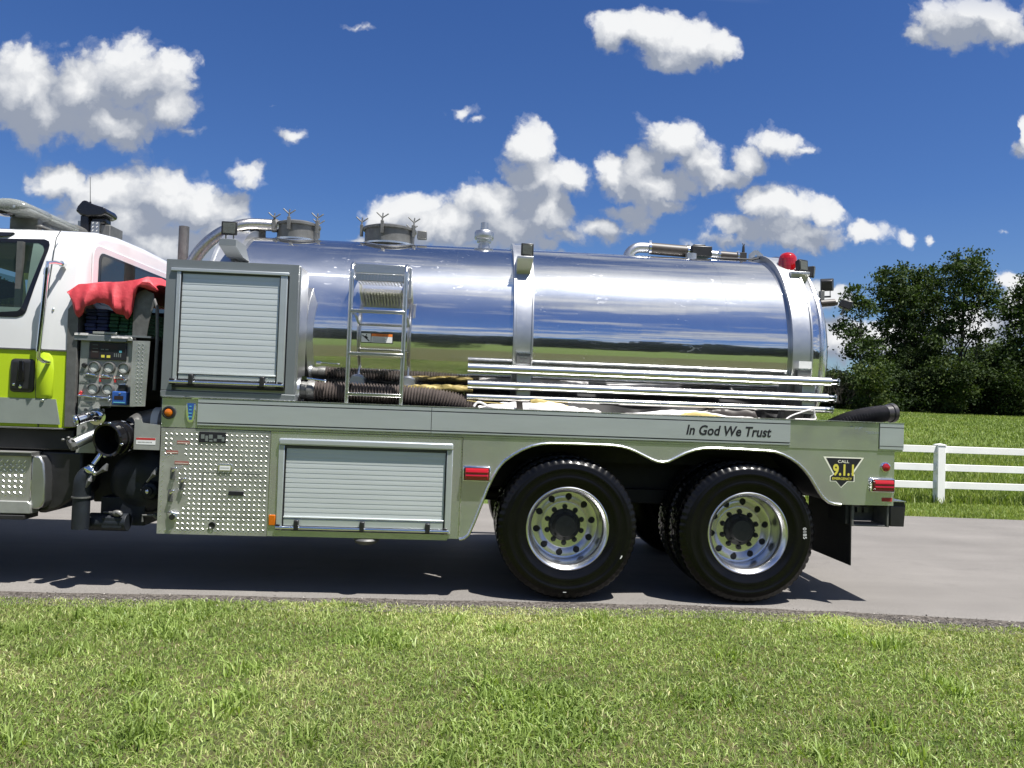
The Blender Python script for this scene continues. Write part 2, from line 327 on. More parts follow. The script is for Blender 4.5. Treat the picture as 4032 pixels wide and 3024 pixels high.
        if bevel:
            md = o.modifiers.new('bevel', 'BEVEL'); md.width = bevel; md.segments = seg; md.limit_method = 'ANGLE'; md.angle_limit = R(40)
            md.harden_normals = False
        return o
def thing(name, label, cat, loc=(0,0,0), group=None):
    o = bpy.data.objects.new(name, None); C.objects.link(o); o.location = loc; o.empty_display_size = 0.2
    WORLD_AT[o.name] = Vector(loc); o['label'] = label; o['category'] = cat
    if group: o['group'] = group
    return o
def tag(o, label, cat, group=None):
    o['label'] = label; o['category'] = cat
    if group: o['group'] = group
    return o
def struct(o, kind='structure'): o['kind'] = kind; return o
def lab(o, label): o['label'] = label; return o
def dup(o, delta, parent):
    """copy of a part, moved by delta, with its sub-parts"""
    c = o.copy(); C.objects.link(c); WORLD_AT[c.name] = WORLD_AT[o.name]+Vector(delta)
    c.parent = parent; c.location = WORLD_AT[c.name]-WORLD_AT[parent.name]
    for ch in list(o.children):
        d = ch.copy(); C.objects.link(d); WORLD_AT[d.name] = WORLD_AT[ch.name]+Vector(delta); d.parent = c; d.location = ch.location
    return c
FONT_CACHE = {}
def text(mb, s_, x, z, y, h, matname, width=None, shear=0.0, bold=0.0, align='LEFT', thick=0.0012, rot=0.0):
    """lettering as real thin mesh on a plane facing -Y; h is the cap height, width the whole length"""
    cu = bpy.data.curves.new('lettering', 'FONT'); cu.body = s_; cu.size = 1; cu.offset = bold; cu.shear = shear; cu.resolution_u = 3
    ob = bpy.data.objects.new('lettering', cu); C.objects.link(ob)
    dg = bpy.context.evaluated_depsgraph_get(); me = bpy.data.meshes.new_from_object(ob.evaluated_get(dg))
    V = np.array([v.co[:] for v in me.vertices]); F = [tuple(p.vertices) for p in me.polygons]
    C.objects.unlink(ob); bpy.data.objects.remove(ob); bpy.data.curves.remove(cu); bpy.data.meshes.remove(me)
    if not len(V): return
    sc = h/0.70; V *= sc; wd = V[:,0].max()-V[:,0].min(); V[:,0] -= V[:,0].min()
    if width: V[:,0] *= width/wd; wd = width
    if align == 'CENTER': V[:,0] -= wd/2
    c_, s2 = math.cos(rot), math.sin(rot)
    X = V[:,0]*c_-V[:,1]*s2; Z = V[:,0]*s2+V[:,1]*c_
    mb.use(matname); mb.add([(x+a, y-thick, z+b_) for a, b_ in zip(X, Z)], F)
# ------------------------------------------------------------------ ground
def ground_z(x, y):
    t = np.clip((y-7.0)/58.0, 0, 1); s_ = t*t*(3-2*t)
    return -0.035 + 1.75*s_ + 0.02*np.sin(x*0.31+y*0.2)*np.clip((np.abs(y-2.5)-3)/4, 0, 1)
def near_edge(x):
    return -0.075 - 0.10*np.clip(x-1.6, 0, 3.2)**1.5*0.75 - 0.05*np.clip(x-4.8, 0, 99) - 0.012*np.clip(-x-2, 0, 30)*0
FAR_EDGE = lambda x: 5.0-0.10*np.clip(x-5.5, 0, 30)*0.6
def foliage_mat(name, cols, rough=0.55, trans=0.3, attr='tint', sp=0.35):
    mt, g, b, pos = mat(name, cols[0], rough, 0, sp)
    at = N(mt.node_tree, 'ShaderNodeAttribute', attribute_name=attr)
    n = len(cols); c = g.ramp(at.outputs['Fac'], [(i/(n-1), cols[i]) for i in range(n)])
    big = g.ramp(g.noise(pos, 0.55, 4, 0.6), [(0.3, 0.80), (0.7, 1.2)])
    c = g.mix(1.0, c, big, 'MULTIPLY'); g.t.links.new(c, b.inputs['Base Color'])
    tr = N(g.t, 'ShaderNodeBsdfTranslucent'); g.t.links.new(g.mix(1.0, c, (1.25, 1.35, 0.5), 'MULTIPLY'), tr.inputs[0])
    mx = N(g.t, 'ShaderNodeMixShader'); mx.inputs[0].default_value = trans
    g.t.links.new(b.outputs[0], mx.inputs[1]); g.t.links.new(tr.outputs[0], mx.inputs[2])
    g.t.links.new(mx.outputs[0], g.t.nodes['Material Output'].inputs['Surface']); return mt
foliage_mat('lawn_blades', [(0.11, 0.165, 0.036), (0.190, 0.270, 0.060), (0.265, 0.345, 0.098), (0.38, 0.41, 0.165), (0.56, 0.52, 0.28)], 0.5, 0.30, sp=0.4)
foliage_mat('meadow_blades', [(0.10, 0.145, 0.030), (0.165, 0.225, 0.045), (0.225, 0.275, 0.065), (0.29, 0.30, 0.10)], 0.55, 0.3)
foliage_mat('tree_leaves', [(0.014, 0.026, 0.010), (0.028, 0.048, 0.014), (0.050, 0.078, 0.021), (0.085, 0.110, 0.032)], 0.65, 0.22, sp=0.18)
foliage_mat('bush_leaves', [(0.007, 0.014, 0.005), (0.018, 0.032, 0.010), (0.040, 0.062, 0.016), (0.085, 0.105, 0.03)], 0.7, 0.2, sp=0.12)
mt, g, b, pos = mat('bark', (0.06, 0.05, 0.042), 0.85); vary(g, b, stretched(g, pos, (4, 4, 1)), (0.06, 0.05, 0.042), 0.4, 3, 5); bump(g, b, g.noise(stretched(g, pos, (6, 6, 1)), 4, 4, 0.6), 0.6, 0.03)
mt, g, b, pos = mat('meadow_ground', (0.07, 0.12, 0.02), 0.9, 0, 0.2)
n1 = g.noise(pos, 0.07, 6, 0.65); n2 = g.noise(pos, 3.5, 6, 0.7)
c = g.mix(g.ramp(n1, [(0.35, 0.0), (0.65, 1.0)]), (0.075, 0.110, 0.020), (0.105, 0.142, 0.028))
c = g.mix(g.ramp(n2, [(0.35, 0.0), (0.7, 0.7)]), c, (0.050, 0.085, 0.016)); g.t.links.new(c, b.inputs['Base Color'])
bump(g, b, g.noise(pos, 9, 5, 0.7), 0.8, 0.06)
mt, g, b, pos = mat('lawn_soil', (0.06, 0.07, 0.03), 0.95, 0, 0.1)
c = g.mix(g.ramp(g.noise(pos, 8, 5, 0.7), [(0.35, 0.0), (0.65, 1.0)]), (0.035, 0.055, 0.015), (0.10, 0.085, 0.045)); g.t.links.new(c, b.inputs['Base Color'])
bump(g, b, g.noise(pos, 30, 5, 0.7), 0.8, 0.02)
mt, g, b, pos = mat('asphalt', (0.16, 0.15, 0.15), 0.85, 0, 0.3)
spk = g.noise(pos, 190, 3, 0.7); big = g.noise(pos, 0.8, 5, 0.6); lng = g.noise(stretched(g, pos, (0.25, 2.2, 1)), 1.2, 5, 0.6)
c = g.mix(g.ramp(spk, [(0.35, 0.0), (0.68, 1.0)]), (0.100, 0.095, 0.089), (0.215, 0.200, 0.186))
c = g.mix(1.0, c, g.ramp(big, [(0.3, 0.88), (0.7, 1.10)]), 'MULTIPLY'); c = g.mix(1.0, c, g.ramp(lng, [(0.3, 0.9), (0.7, 1.09)]), 'MULTIPLY')
crk = N(mt.node_tree, 'ShaderNodeTexVoronoi', feature='DISTANCE_TO_EDGE'); crk.inputs['Scale'].default_value = 0.28
g.t.links.new(g.v('ADD', pos, g.v('SCALE', g.noise(pos, 1.4, 5, 0.6, col=True), scale=0.9)), crk.inputs['Vector'])
c = g.mix(g.ramp(crk.outputs['Distance'], [(0.0, 0.18), (0.005, 0.0)]), c, (0.05, 0.047, 0.045))
g.t.links.new(c, b.inputs['Base Color']); bump(g, b, g.m('ADD', spk, g.noise(pos, 60, 4, 0.7)), 0.5, 0.006)
mt, g, b, pos = mat('edge_dirt', (0.09, 0.08, 0.07), 0.95, 0, 0.1)
c = g.mix(g.ramp(g.noise(pos, 45, 5, 0.75), [(0.38, 0.0), (0.66, 1.0)]), (0.030, 0.026, 0.023), (0.20, 0.18, 0.16)); g.t.links.new(c, b.inputs['Base Color'])
bump(g, b, g.noise(pos, 50, 5, 0.75), 1.0, 0.02)
mt, g, b, pos = mat('pebble', (0.30, 0.28, 0.26), 0.8); 
at = N(mt.node_tree, 'ShaderNodeAttribute', attribute_name='tint'); g.t.links.new(g.ramp(at.outputs['Fac'], [(0.0, (0.045, 0.04, 0.036)), (0.8, (0.12, 0.11, 0.10)), (1.0, (0.42, 0.39, 0.35))]), b.inputs['Base Color'])

def sheet(name, xs, ys, zf, matname):
    X, Y = np.meshgrid(xs, ys); Z = zf(X, Y); n, k = X.shape
    me = bpy.data.meshes.new(name); idx = np.arange(n*k).reshape(n, k)
    F = np.stack([idx[:-1,:-1], idx[:-1,1:], idx[1:,1:], idx[1:,:-1]], -1).reshape(-1, 4)
    me.from_pydata(np.stack([X, Y, Z], -1).reshape(-1, 3).tolist(), [], F.tolist()); me.materials.append(MATS[matname]); me.shade_smooth()
    o = bpy.data.objects.new(name, me); C.objects.link(o); return o
xs = np.unique(np.concatenate([np.linspace(-3000, -120, 14), np.linspace(-120, 120, 97), np.linspace(120, 3000, 14)]))
ys = np.unique(np.concatenate([np.linspace(-3000, -150, 12), np.linspace(-150, 150, 151), np.linspace(150, 3000, 12)]))
struct(sheet('ground', xs, ys, ground_z, 'meadow_ground'))
# lawn soil in front, dirt verge along the road edge
nx = np.linspace(-40, 40, 321)
def strip(name, y0f, y1f, k, z0, z1, matname, wob=0.0, drop=0.0, seed=1):
    rs = np.random.RandomState(seed); V = []; F = []
    w1 = np.convolve(rs.randn(len(nx)+8), np.ones(9)/9, 'valid')*wob+rs.randn(len(nx))*wob*0.35
    for j in range(k+1):
        t = j/k
        for i, x in enumerate(nx):
            a = y0f(x)+w1[i]; V.append((x, a*(1-t)+y1f(x)*t, (z0 if j else z0-drop)*(1-t)+z1*t))
    n = len(nx)
    for j in range(k):
        for i in range(n-1): F.append((j*n+i, j*n+i+1, (j+1)*n+i+1, (j+1)*n+i))
    me = bpy.data.meshes.new(name); me.from_pydata(V, [], F); me.materials.append(MATS[matname]); me.shade_smooth()
    o = bpy.data.objects.new(name, me); C.objects.link(o); return o
struct(strip('lawn', lambda x: -14.0, lambda x: near_edge(x)-0.16, 6, -0.028, -0.022, 'lawn_soil'))
struct(strip('road_verge', lambda x: near_edge(x)-0.24, lambda x: near_edge(x)+0.1, 3, -0.018, -0.012, 'edge_dirt', 0.03))
struct(strip('road', near_edge, FAR_EDGE, 24, 0.0, 0.0, 'asphalt', 0.022, 0.02, 3))

def scatter_blades(name, px, py, pz, h, wdt, tint, matname, rs, lean=0.6):
    n = len(px); a = rs.uniform(0, 2*np.pi, n); la = rs.uniform(0, 2*np.pi, n); ln = np.abs(rs.normal(0, lean, n))*h
    dx, dy = np.cos(a)*wdt/2, np.sin(a)*wdt/2; lx, ly = np.cos(la)*ln, np.sin(la)*ln
    V = np.zeros((n, 5, 3))
    V[:,0] = np.stack([px-dx, py-dy, pz], -1); V[:,1] = np.stack([px+dx, py+dy, pz], -1)
    V[:,2] = np.stack([px-dx*.8+lx*.4, py-dy*.8+ly*.4, pz+h*.62], -1); V[:,3] = np.stack([px+dx*.8+lx*.4, py+dy*.8+ly*.4, pz+h*.62], -1)
    V[:,4] = np.stack([px+lx, py+ly, pz+h*np.sqrt(np.clip(1-(ln/h)**2*0.25, .2, 1))], -1)
    me = bpy.data.meshes.new(name); me.vertices.add(n*5); me.vertices.foreach_set('co', V.reshape(-1))
    base = (np.arange(n)*5)[:, None]
    L = np.concatenate([base+[0, 1, 3], base+[0, 3, 2], base+[2, 3, 4]], 1).reshape(-1)
    me.loops.add(n*9); me.loops.foreach_set('vertex_index', L.astype(np.int32)); me.polygons.add(n*3)
    me.polygons.foreach_set('loop_start', np.arange(n*3)*3); me.polygons.foreach_set('loop_total', np.full(n*3, 3))
    at = me.attributes.new('tint', 'FLOAT', 'POINT'); at.data.foreach_set('value', np.repeat(tint, 5))
    me.update(calc_edges=True); me.materials.append(MATS[matname]); me.shade_smooth()
    o = bpy.data.objects.new(name, me); C.objects.link(o); return o
def vnoise(x, y, sc, seed):
    rs = np.random.RandomState(seed); T = rs.rand(64, 64); X = x*sc+100; Y = y*sc+100
    i, j = np.floor(X).astype(int), np.floor(Y).astype(int); fx, fy = X-i, Y-j; fx = fx*fx*(3-2*fx); fy = fy*fy*(3-2*fy)
    i %= 64; j %= 64; i1, j1 = (i+1) % 64, (j+1) % 64
    return (T[i,j]*(1-fx)+T[i1,j]*fx)*(1-fy)+(T[i,j1]*(1-fx)+T[i1,j1]*fx)*fy
rs = np.random.RandomState(11)
n = 300000
py = -0.15-4.2*rs.rand(n)**1.25; px = (rs.rand(n)*2-1)*(1.2+(py+5.45)*0.80)+(py+5.45)*0.06
edge = near_edge(px); keep = py < edge-0.035-0.13*vnoise(px, py*0, 5, 4)*rs.rand(n)-0.02*rs.rand(n)-0.05*np.clip(px-2.4, 0, 1); px, py = px[keep], py[keep]; n = len(px)
pn = vnoise(px, py, 1.3, 5)*0.6+vnoise(px, py, 4.5, 6)*0.4; dry = np.clip(1-(near_edge(px)-py)/0.75, 0, 1)*0.30
tint = np.clip(0.36+0.62*(pn-0.5)+dry+rs.normal(0, 0.17, n), 0, 1); tint[rs.rand(n) < 0.03] = 0.93
pt = vnoise(px, py, 2.3, 9); tall = np.clip((pt-0.66)*4, 0, 1)
h = (0.018+0.020*rs.rand(n))*(1+1.1*tall*rs.rand(n)); wd = (0.0034+0.0042*rs.rand(n))*(1+0.6*tall)
tint = np.clip(tint-0.10*tall, 0, 1)
struct(scatter_blades('lawn_grass', px, py, np.full(n, -0.03), h, wd, tint, 'lawn_blades', rs, 1.05), 'stuff')
# coarse clumps standing proud of the mown grass
cx = np.concatenate([[0.95, -2.3, -2.0, -1.6, 0.2, 0.35, -2.5, 2.6, 1.6, -0.6], rs.uniform(-3, 3.5, 26)]); cy = np.concatenate([[-0.42, -0.55, -0.75, -0.9, -1.75, -1.9, -0.9, -1.5, -1.1, -2.2], rs.uniform(-2.6, -0.5, 26)])
k = 70; px = np.repeat(cx, k)+rs.normal(0, 0.05, k*len(cx)); py = np.repeat(cy, k)+rs.normal(0, 0.04, k*len(cx)); n = len(px)
struct(scatter_blades('coarse_grass', px, py, np.full(n, -0.03), 0.045+0.055*rs.rand(n), 0.006+0.005*rs.rand(n), np.clip(rs.normal(0.33, 0.1, n), 0, 1), 'lawn_blades', rs, 0.8), 'stuff')
# meadow beyond the road and behind the fence
n = 120000; py = 4.75+18*rs.rand(n)**1.7; px = rs.uniform(1.0, 1.0+4.2+0.78*(py+5.45), n); px[:9000] = rs.uniform(-9, 1, 9000)
ok = py > FAR_EDGE(px)+0.02*rs.randn(n); px, py = px[ok], py[ok]; n = len(px)
mown = py < 6.75; h = np.where(mown, 0.045, 0.13)*(0.6+0.8*rs.rand(n)); wd = np.where(mown, 0.010, 0.016)*(0.7+0.6*rs.rand(n))
tint = np.clip(rs.normal(0.48, 0.2, n)+np.where(mown, 0.12, 0.0)+0.4*(vnoise(px, py, 0.8, 3)-0.5), 0, 1)
struct(scatter_blades('meadow_grass', px, py, ground_z(px, py), h, wd, tint, 'meadow_blades', rs, 0.5), 'stuff')
n = 90000; py = 20+44*rs.rand(n)**0.8; px = rs.uniform(4.0, 12+0.80*(py+5.45), n)
struct(scatter_blades('field_grass', px, py, ground_z(px, py), 0.07+0.09*rs.rand(n), 0.018+0.03*rs.rand(n), np.clip(rs.normal(0.42, 0.2, n)+0.5*(vnoise(px, py, 0.25, 3)-0.5), 0, 1), 'meadow_blades', rs, 0.6), 'stuff')
# pebbles and crumbs on the verge
n = 5200; px = rs.uniform(-4.2, 5.6, n); py = near_edge(px)-0.02+rs.normal(-0.05, 0.05, n); r_ = 0.0025+0.005*rs.rand(n)**2.5; r_[px > 3] *= 1.3
oct_ = np.array([(1,0,0),(0,1,0),(-1,0,0),(0,-1,0),(0,0,.7),(0,0,-.7)]); fc = np.array([(0,1,4),(1,2,4),(2,3,4),(3,0,4),(1,0,5),(2,1,5),(3,2,5),(0,3,5)])
V = (oct_[None]*r_[:,None,None]*(0.7+0.6*rs.rand(n,6,1)))+np.stack([px, py, r_*0.4-0.012+0.012*(py > near_edge(px))], -1)[:,None]
me = bpy.data.meshes.new('verge_gravel'); me.from_pydata(V.reshape(-1,3).tolist(), [], (fc[None]+(np.arange(n)*6)[:,None,None]).reshape(-1,3).tolist())
at = me.attributes.new('tint', 'FLOAT', 'POINT'); at.data.foreach_set('value', np.repeat(rs.rand(n), 6)); me.materials.append(MATS['pebble'])
o = bpy.data.objects.new('verge_gravel', me); C.objects.link(o); struct(o, 'stuff')

# ------------------------------------------------------------------ white rail fence
fence = thing('rail_fence', 'white three-rail vinyl fence running along the far side of the road', 'fence', (8.0, 6.9, 0))
for i in range(-9, 7):
    x = 8.0+2.4*i; z = float(ground_z(np.array(x), np.array(6.9)))
    o = MB().use('fence_vinyl').box(x-0.066, x+0.066, 6.834, 6.966, z-0.02, 0.93).build('post', parent=fence, bevel=0.006)
    MB().use('fence_vinyl').add([(x-0.074, 6.826, 0.93), (x+0.074, 6.826, 0.93), (x+0.074, 6.974, 0.93), (x-0.074, 6.974, 0.93), (x-0.074, 6.826, 0.945), (x+0.074, 6.826, 0.945), (x+0.074, 6.974, 0.945), (x-0.074, 6.974, 0.945), (x, 6.9, 0.965)],
        [(0,3,2,1),(0,1,5,4),(1,2,6,5),(2,3,7,6),(3,0,4,7),(4,5,8),(5,6,8),(6,7,8),(7,4,8)]).build('post_cap', parent=o, smooth=0)
    if i < 6:
        for zr in (0.865, 0.562, 0.266):
            MB().use('fence_vinyl').box(x+0.064, x+2.336, 6.882, 6.918, zr-0.057, zr+0.057).build('rail', parent=fence, bevel=0.004)

# ------------------------------------------------------------------ trees
def leaf_cloud(blobs, rs, size, dens, gap=0.42):
    """leaf-sized faces gathered in clumps inside the crown's lobes; returns vertices, faces, tints"""
    P = []; T = []
    for (cx, cy, cz, rx, ry, rz) in blobs:
        vol = rx*ry*rz*4.19; nc = max(6, int(vol**0.72*7.0*dens))
        d = rs.normal(size=(nc, 3)); d /= np.linalg.norm(d, axis=1)[:,None]; rr = (gap+(1-gap)*rs.rand(nc))**0.5
        c = d*rr[:,None]*np.array([rx, ry, rz])+np.array([cx, cy, cz])
        for q in c:
            m_ = rs.randint(24, 44); s_ = rs.uniform(0.35, 0.75)
            P.append(q+rs.normal(size=(m_, 3))*s_*np.array([0.62, 0.62, 0.36])); T.append(np.full(m_, rs.normal(0.42, 0.17))+rs.normal(0, 0.13, m_))
    P = np.concatenate(P); T = np.clip(np.concatenate(T), 0, 1); n = len(P)
    a = rs.normal(size=(n, 3)); a /= np.linalg.norm(a, axis=1)[:,None]; b_ = np.cross(a, rs.normal(size=(n, 3))); b_ /= np.linalg.norm(b_, axis=1)[:,None]
    s_ = size*rs.uniform(0.6, 1.4, n)[:,None]
    V = np.stack([P-a*s_, P-b_*s_*0.55, P+a*s_, P+b_*s_*0.55], 1)
    return V, T
def crown_mesh(name, V, T, matname, parent, extra=None):
    n = len(V); me = bpy.data.meshes.new(name); o0 = WORLD_AT[parent.name] if parent else Vector((0,0,0))
    VV = (V.reshape(-1, 3)-np.array(o0)); me.vertices.add(n*4); me.vertices.foreach_set('co', VV.reshape(-1))
    me.loops.add(n*4); me.loops.foreach_set('vertex_index', np.arange(n*4, dtype=np.int32)); me.polygons.add(n)
    me.polygons.foreach_set('loop_start', np.arange(n)*4); me.polygons.foreach_set('loop_total', np.full(n, 4))
    at = me.attributes.new('tint', 'FLOAT', 'POINT'); at.data.foreach_set('value', np.repeat(T, 4)); me.update(calc_edges=True)
    me.materials.append(MATS[matname]); o = bpy.data.objects.new(name, me); C.objects.link(o)
    WORLD_AT[o.name] = o0.copy()
    if parent: o.parent = parent
    return o
def limb(mb, p0, p1, r0, r1, rs, k=6, wob=0.05):
    p0, p1 = np.array(p0, float), np.array(p1, float); L = np.linalg.norm(p1-p0)
    pts = [p0+(p1-p0)*i/k+(rs.normal(size=3)*wob*L*(0 < i < k)) for i in range(k+1)]
    mb.tube([tuple(q) for q in pts], [r0+(r1-r0)*i/k for i in range(k+1)], 7); return pts
def at_px(px, py, Y):
    d = pxdir(px, py); t = (Y+5.45)/d.y; return (d.x*t, Y, 1.42+d.z*t)
def tree(label, px, Y, top, blobs, seed, dens=1.0, size=0.15, trunk_r=0.2, group='trees along the edge of the wood', lean=0, trunk_to=None):
    """blobs: lobes of the crown as picture-scale positions (x, y, rx, ry) at distance Y"""
    rs = np.random.RandomState(seed); blobs = [(a_, b__, c_*1.13, d_*1.13) for a_, b__, c_, d_ in blobs]; x0, _, _ = at_px(px, 1600, Y); z0 = float(ground_z(np.array(x0), np.array(Y)))
    t = thing('tree', label, 'tree', (x0, Y, z0), group); sc = (Y+5.45)/FPX; B = []
    for (bx, by, rx, ry) in blobs:
        q = at_px(bx, by, Y); B.append((q[0], Y+rs.uniform(-1, 1)*rx*sc*0.6, q[2], rx*sc, max(rx, ry)*sc*0.85, ry*sc))
    mb = MB().use('bark'); tz = at_px(px, top, Y)[2]
    pts = limb(mb, (x0, Y, z0-0.2), (x0+lean, Y, (trunk_to or z0+(tz-z0)*0.86)), trunk_r, trunk_r*0.22, rs, 9, 0.006)
    for bl in B:
        h = z0+(bl[2]-z0)*0.55; i = min(8, max(1, int(9*(h-z0)/max(1, (pts[-1][2]-z0)))))
        limb(mb, pts[i], bl[:3], trunk_r*0.35, trunk_r*0.08, rs, 5, 0.05)
        for _ in range(3):
            d = rs.normal(size=3); d /= np.linalg.norm(d); limb(mb, np.array(bl[:3])*0.6+np.array(pts[i])*0.4, np.array(bl[:3])+d*np.array(bl[3:])*0.85, trunk_r*0.12, trunk_r*0.04, rs, 4, 0.05)
    mb.build('trunk', parent=t, clean=False)
    V, T = leaf_cloud(B, rs, size, dens); crown_mesh('crown', V, T, 'tree_leaves', t); return t
tree('tall broad tree with a dense rounded crown, left of the wood edge', 3590, 66, 1040, [(3480, 1120, 60, 60), (3560, 1100, 80, 70), (3520, 1190, 90, 60), (3600, 1210, 95, 70), (3540, 1290, 90, 55), (3490, 1380, 95, 50), (3620, 1330, 80, 50), (3580, 1420, 110, 45), (3640, 1130, 55, 70)], 5, 0.72)
tree('tall slender tree with a bare lower trunk and the highest crown of the wood', 3782, 62, 985, [(3830, 1020, 60, 42), (3800, 1080, 85, 60), (3860, 1110, 70, 60), (3890, 1180, 50, 40), (3770, 1170, 60, 50), (3850, 1230, 80, 42), (3740, 1280, 60, 35), (3870, 1330, 60, 30), (3700, 1350, 60, 40)], 6, 0.62, trunk_r=0.22)
tree('mid-height tree filling the dip between the rounded crown and the slender tree', 3690, 69, 1050, [(3690, 1090, 55, 45), (3660, 1160, 70, 60), (3720, 1190, 60, 60), (3690, 1270, 75, 50), (3650, 1380, 80, 50), (3720, 1440, 80, 50)], 7, 0.75)
tree('small dark tree beside the rear of the tank at the left end of the wood', 3385, 60, 1120, [(3370, 1160, 45, 40), (3400, 1210, 55, 40), (3360, 1290, 60, 40), (3390, 1380, 70, 45), (3420, 1460, 80, 45)], 8, 0.8, trunk_r=0.13)
tree('leafy tree cut by the right edge of the picture', 4050, 58, 1120, [(4040, 1140, 45, 60), (3985, 1215, 60, 42), (4025, 1190, 60, 60), (4060, 1280, 80, 60), (3990, 1310, 60, 40), (4030, 1390, 90, 45), (4110, 1200, 90, 90), (3960, 1420, 60, 45)], 9, 0.8)
tree('low spreading tree behind the slender tree at the right of the wood', 3920, 72, 1330, [(3900, 1400, 80, 45), (3960, 1450, 80, 45), (3850, 1440, 80, 45), (3980, 1370, 50, 35)], 10, 0.9, trunk_r=0.13)
for i, (px, Y, top) in enumerate([(4250, 60, 1000), (4480, 62, 1080), (4760, 60, 1020), (5100, 64, 1060), (5500, 62, 1000)]):
    if i < 2: tree(['tree standing just outside the right edge of the picture', 'tree beyond the right edge, next in the row of the wood'][i], px, Y, top, [(px, top+80, 100, 80), (px-70, top+180, 110, 80), (px+80, top+200, 110, 80), (px, top+330, 140, 90)], 30+i, 0.6)
# scrub at the foot of the wood
rsb = np.random.RandomState(77)
bush_labels = ['low dark bush below the bare brush beside the tank', 'bright green bush at the foot of the rounded tree', 'tall dark bush filling the gap under the rounded crown',
    'wide dark bush left of the slender trunk', 'leafy green bush right against the slender trunk', 'dense dark bush right of the slender trunk', 'rounded bush near the right edge of the wood', 'dark bush cut by the right edge of the picture', 'short bush at the far left of the wood behind the tank end',
    'dark green bush behind the corrugated hose end', 'tall scrubby bush in the middle of the wood edge', 'broad bush under the tree at the right edge']
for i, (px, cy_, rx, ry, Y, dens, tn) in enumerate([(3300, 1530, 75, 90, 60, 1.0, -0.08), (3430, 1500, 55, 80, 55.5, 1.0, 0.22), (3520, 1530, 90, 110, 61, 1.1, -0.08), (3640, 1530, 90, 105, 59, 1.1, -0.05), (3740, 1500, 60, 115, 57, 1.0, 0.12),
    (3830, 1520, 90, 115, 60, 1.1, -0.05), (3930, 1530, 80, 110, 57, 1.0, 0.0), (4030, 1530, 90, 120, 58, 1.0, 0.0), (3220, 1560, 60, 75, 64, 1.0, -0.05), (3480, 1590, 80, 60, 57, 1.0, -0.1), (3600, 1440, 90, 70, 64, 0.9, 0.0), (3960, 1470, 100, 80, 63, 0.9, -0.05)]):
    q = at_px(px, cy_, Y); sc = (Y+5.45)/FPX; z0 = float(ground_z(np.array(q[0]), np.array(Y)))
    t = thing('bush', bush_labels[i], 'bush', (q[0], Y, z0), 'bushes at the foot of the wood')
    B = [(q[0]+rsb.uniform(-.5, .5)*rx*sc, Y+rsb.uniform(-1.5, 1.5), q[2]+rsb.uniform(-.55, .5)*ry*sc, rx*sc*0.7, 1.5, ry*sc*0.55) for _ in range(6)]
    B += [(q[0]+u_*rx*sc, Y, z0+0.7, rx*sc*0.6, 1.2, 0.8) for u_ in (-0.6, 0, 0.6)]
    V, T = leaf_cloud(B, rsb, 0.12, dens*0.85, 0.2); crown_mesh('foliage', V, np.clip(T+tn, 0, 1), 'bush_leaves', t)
    mb = MB().use('bark')
    for _ in range(3): limb(mb, (q[0], Y, z0-0.1), (q[0]+rsb.uniform(-.6, .6)*rx*sc, Y+rsb.uniform(-1, 1), q[2]), 0.06, 0.02, rsb, 5, 0.05)
    mb.build('stem', parent=t, clean=False)
# bare brush left of the wood
q = at_px(3290, 1560, 58); t = thing('bare_brush', 'thin leafless brush standing against the sky right of the tank end', 'brush', (q[0], 58, 1.4)); mb = MB().use('bark')
for _ in range(46):
    p0 = np.array([q[0]+rsb.uniform(-1.3, 1.5), 58+rsb.uniform(-1, 1), 2.2]); p1 = p0+np.array([rsb.uniform(-1.2, 1.3), rsb.uniform(-1, 1), rsb.uniform(1.5, 3.6)])
    pts = limb(mb, p0, p1, 0.028, 0.008, rsb, 4, 0.03)
    for _ in range(3): limb(mb, pts[2], pts[2]+rsb.normal(size=3)*np.array([.5, .5, .3])+np.array([0, 0, .6]), 0.012, 0.006, rsb, 3, 0.04)
mb.build('branches', parent=t, clean=False)
# dark interior of the wood behind the first trees
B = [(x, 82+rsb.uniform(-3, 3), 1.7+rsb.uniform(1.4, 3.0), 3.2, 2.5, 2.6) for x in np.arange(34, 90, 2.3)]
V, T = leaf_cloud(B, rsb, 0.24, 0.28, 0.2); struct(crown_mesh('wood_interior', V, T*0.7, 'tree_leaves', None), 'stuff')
B = [(x, 88+rsb.uniform(-3, 3), 4.5+rsb.uniform(-1, 3.0), 4.5, 3, 6.0) for x in np.arange(-120, -36, 4.0)]
V, T = leaf_cloud(B, rsb, 0.6, 0.15, 0.2); struct(crown_mesh('left_wood', V, T*0.8, 'tree_leaves', None), 'stuff')
# far wood on the other side of the field, behind the photographer (mirrored by the tank)
B = []
for i in range(210):
    x = -420+4*i; B.append((x+rsb.uniform(-2, 2), -108-0.0003*x*x+rsb.uniform(-5, 5), 9.0+rsb.uniform(-1.0, 2.0), 5.5, 4, 10.0))
V, T = leaf_cloud(B, rsb, 1.2, 0.085, 0.2); struct(crown_mesh('far_wood', V, T*0.8, 'tree_leaves', None), 'stuff')
t = thing('bush', 'bush added in the open field as stand-in for the dark shape mirrored on the tank just left of its middle band', 'bush', (-0.75, -19, -0.04))  # unseen clump, added for the dark shape mirrored on the tank
V, T = leaf_cloud([(-0.75+rsb.uniform(-.35, .35), -19+rsb.uniform(-.4, .4), 0.8+rsb.uniform(-.5, .8), 0.5, 0.5, 0.6) for _ in range(9)], rsb, 0.10, 1.2, 0.2); crown_mesh('foliage', V, T*0.5, 'bush_leaves', t)
MB().use('bark').cyl((-0.75, -19, -0.1), (-0.75, -19, 1.2), 0.05, 0.02, 7).build('stem', parent=t)
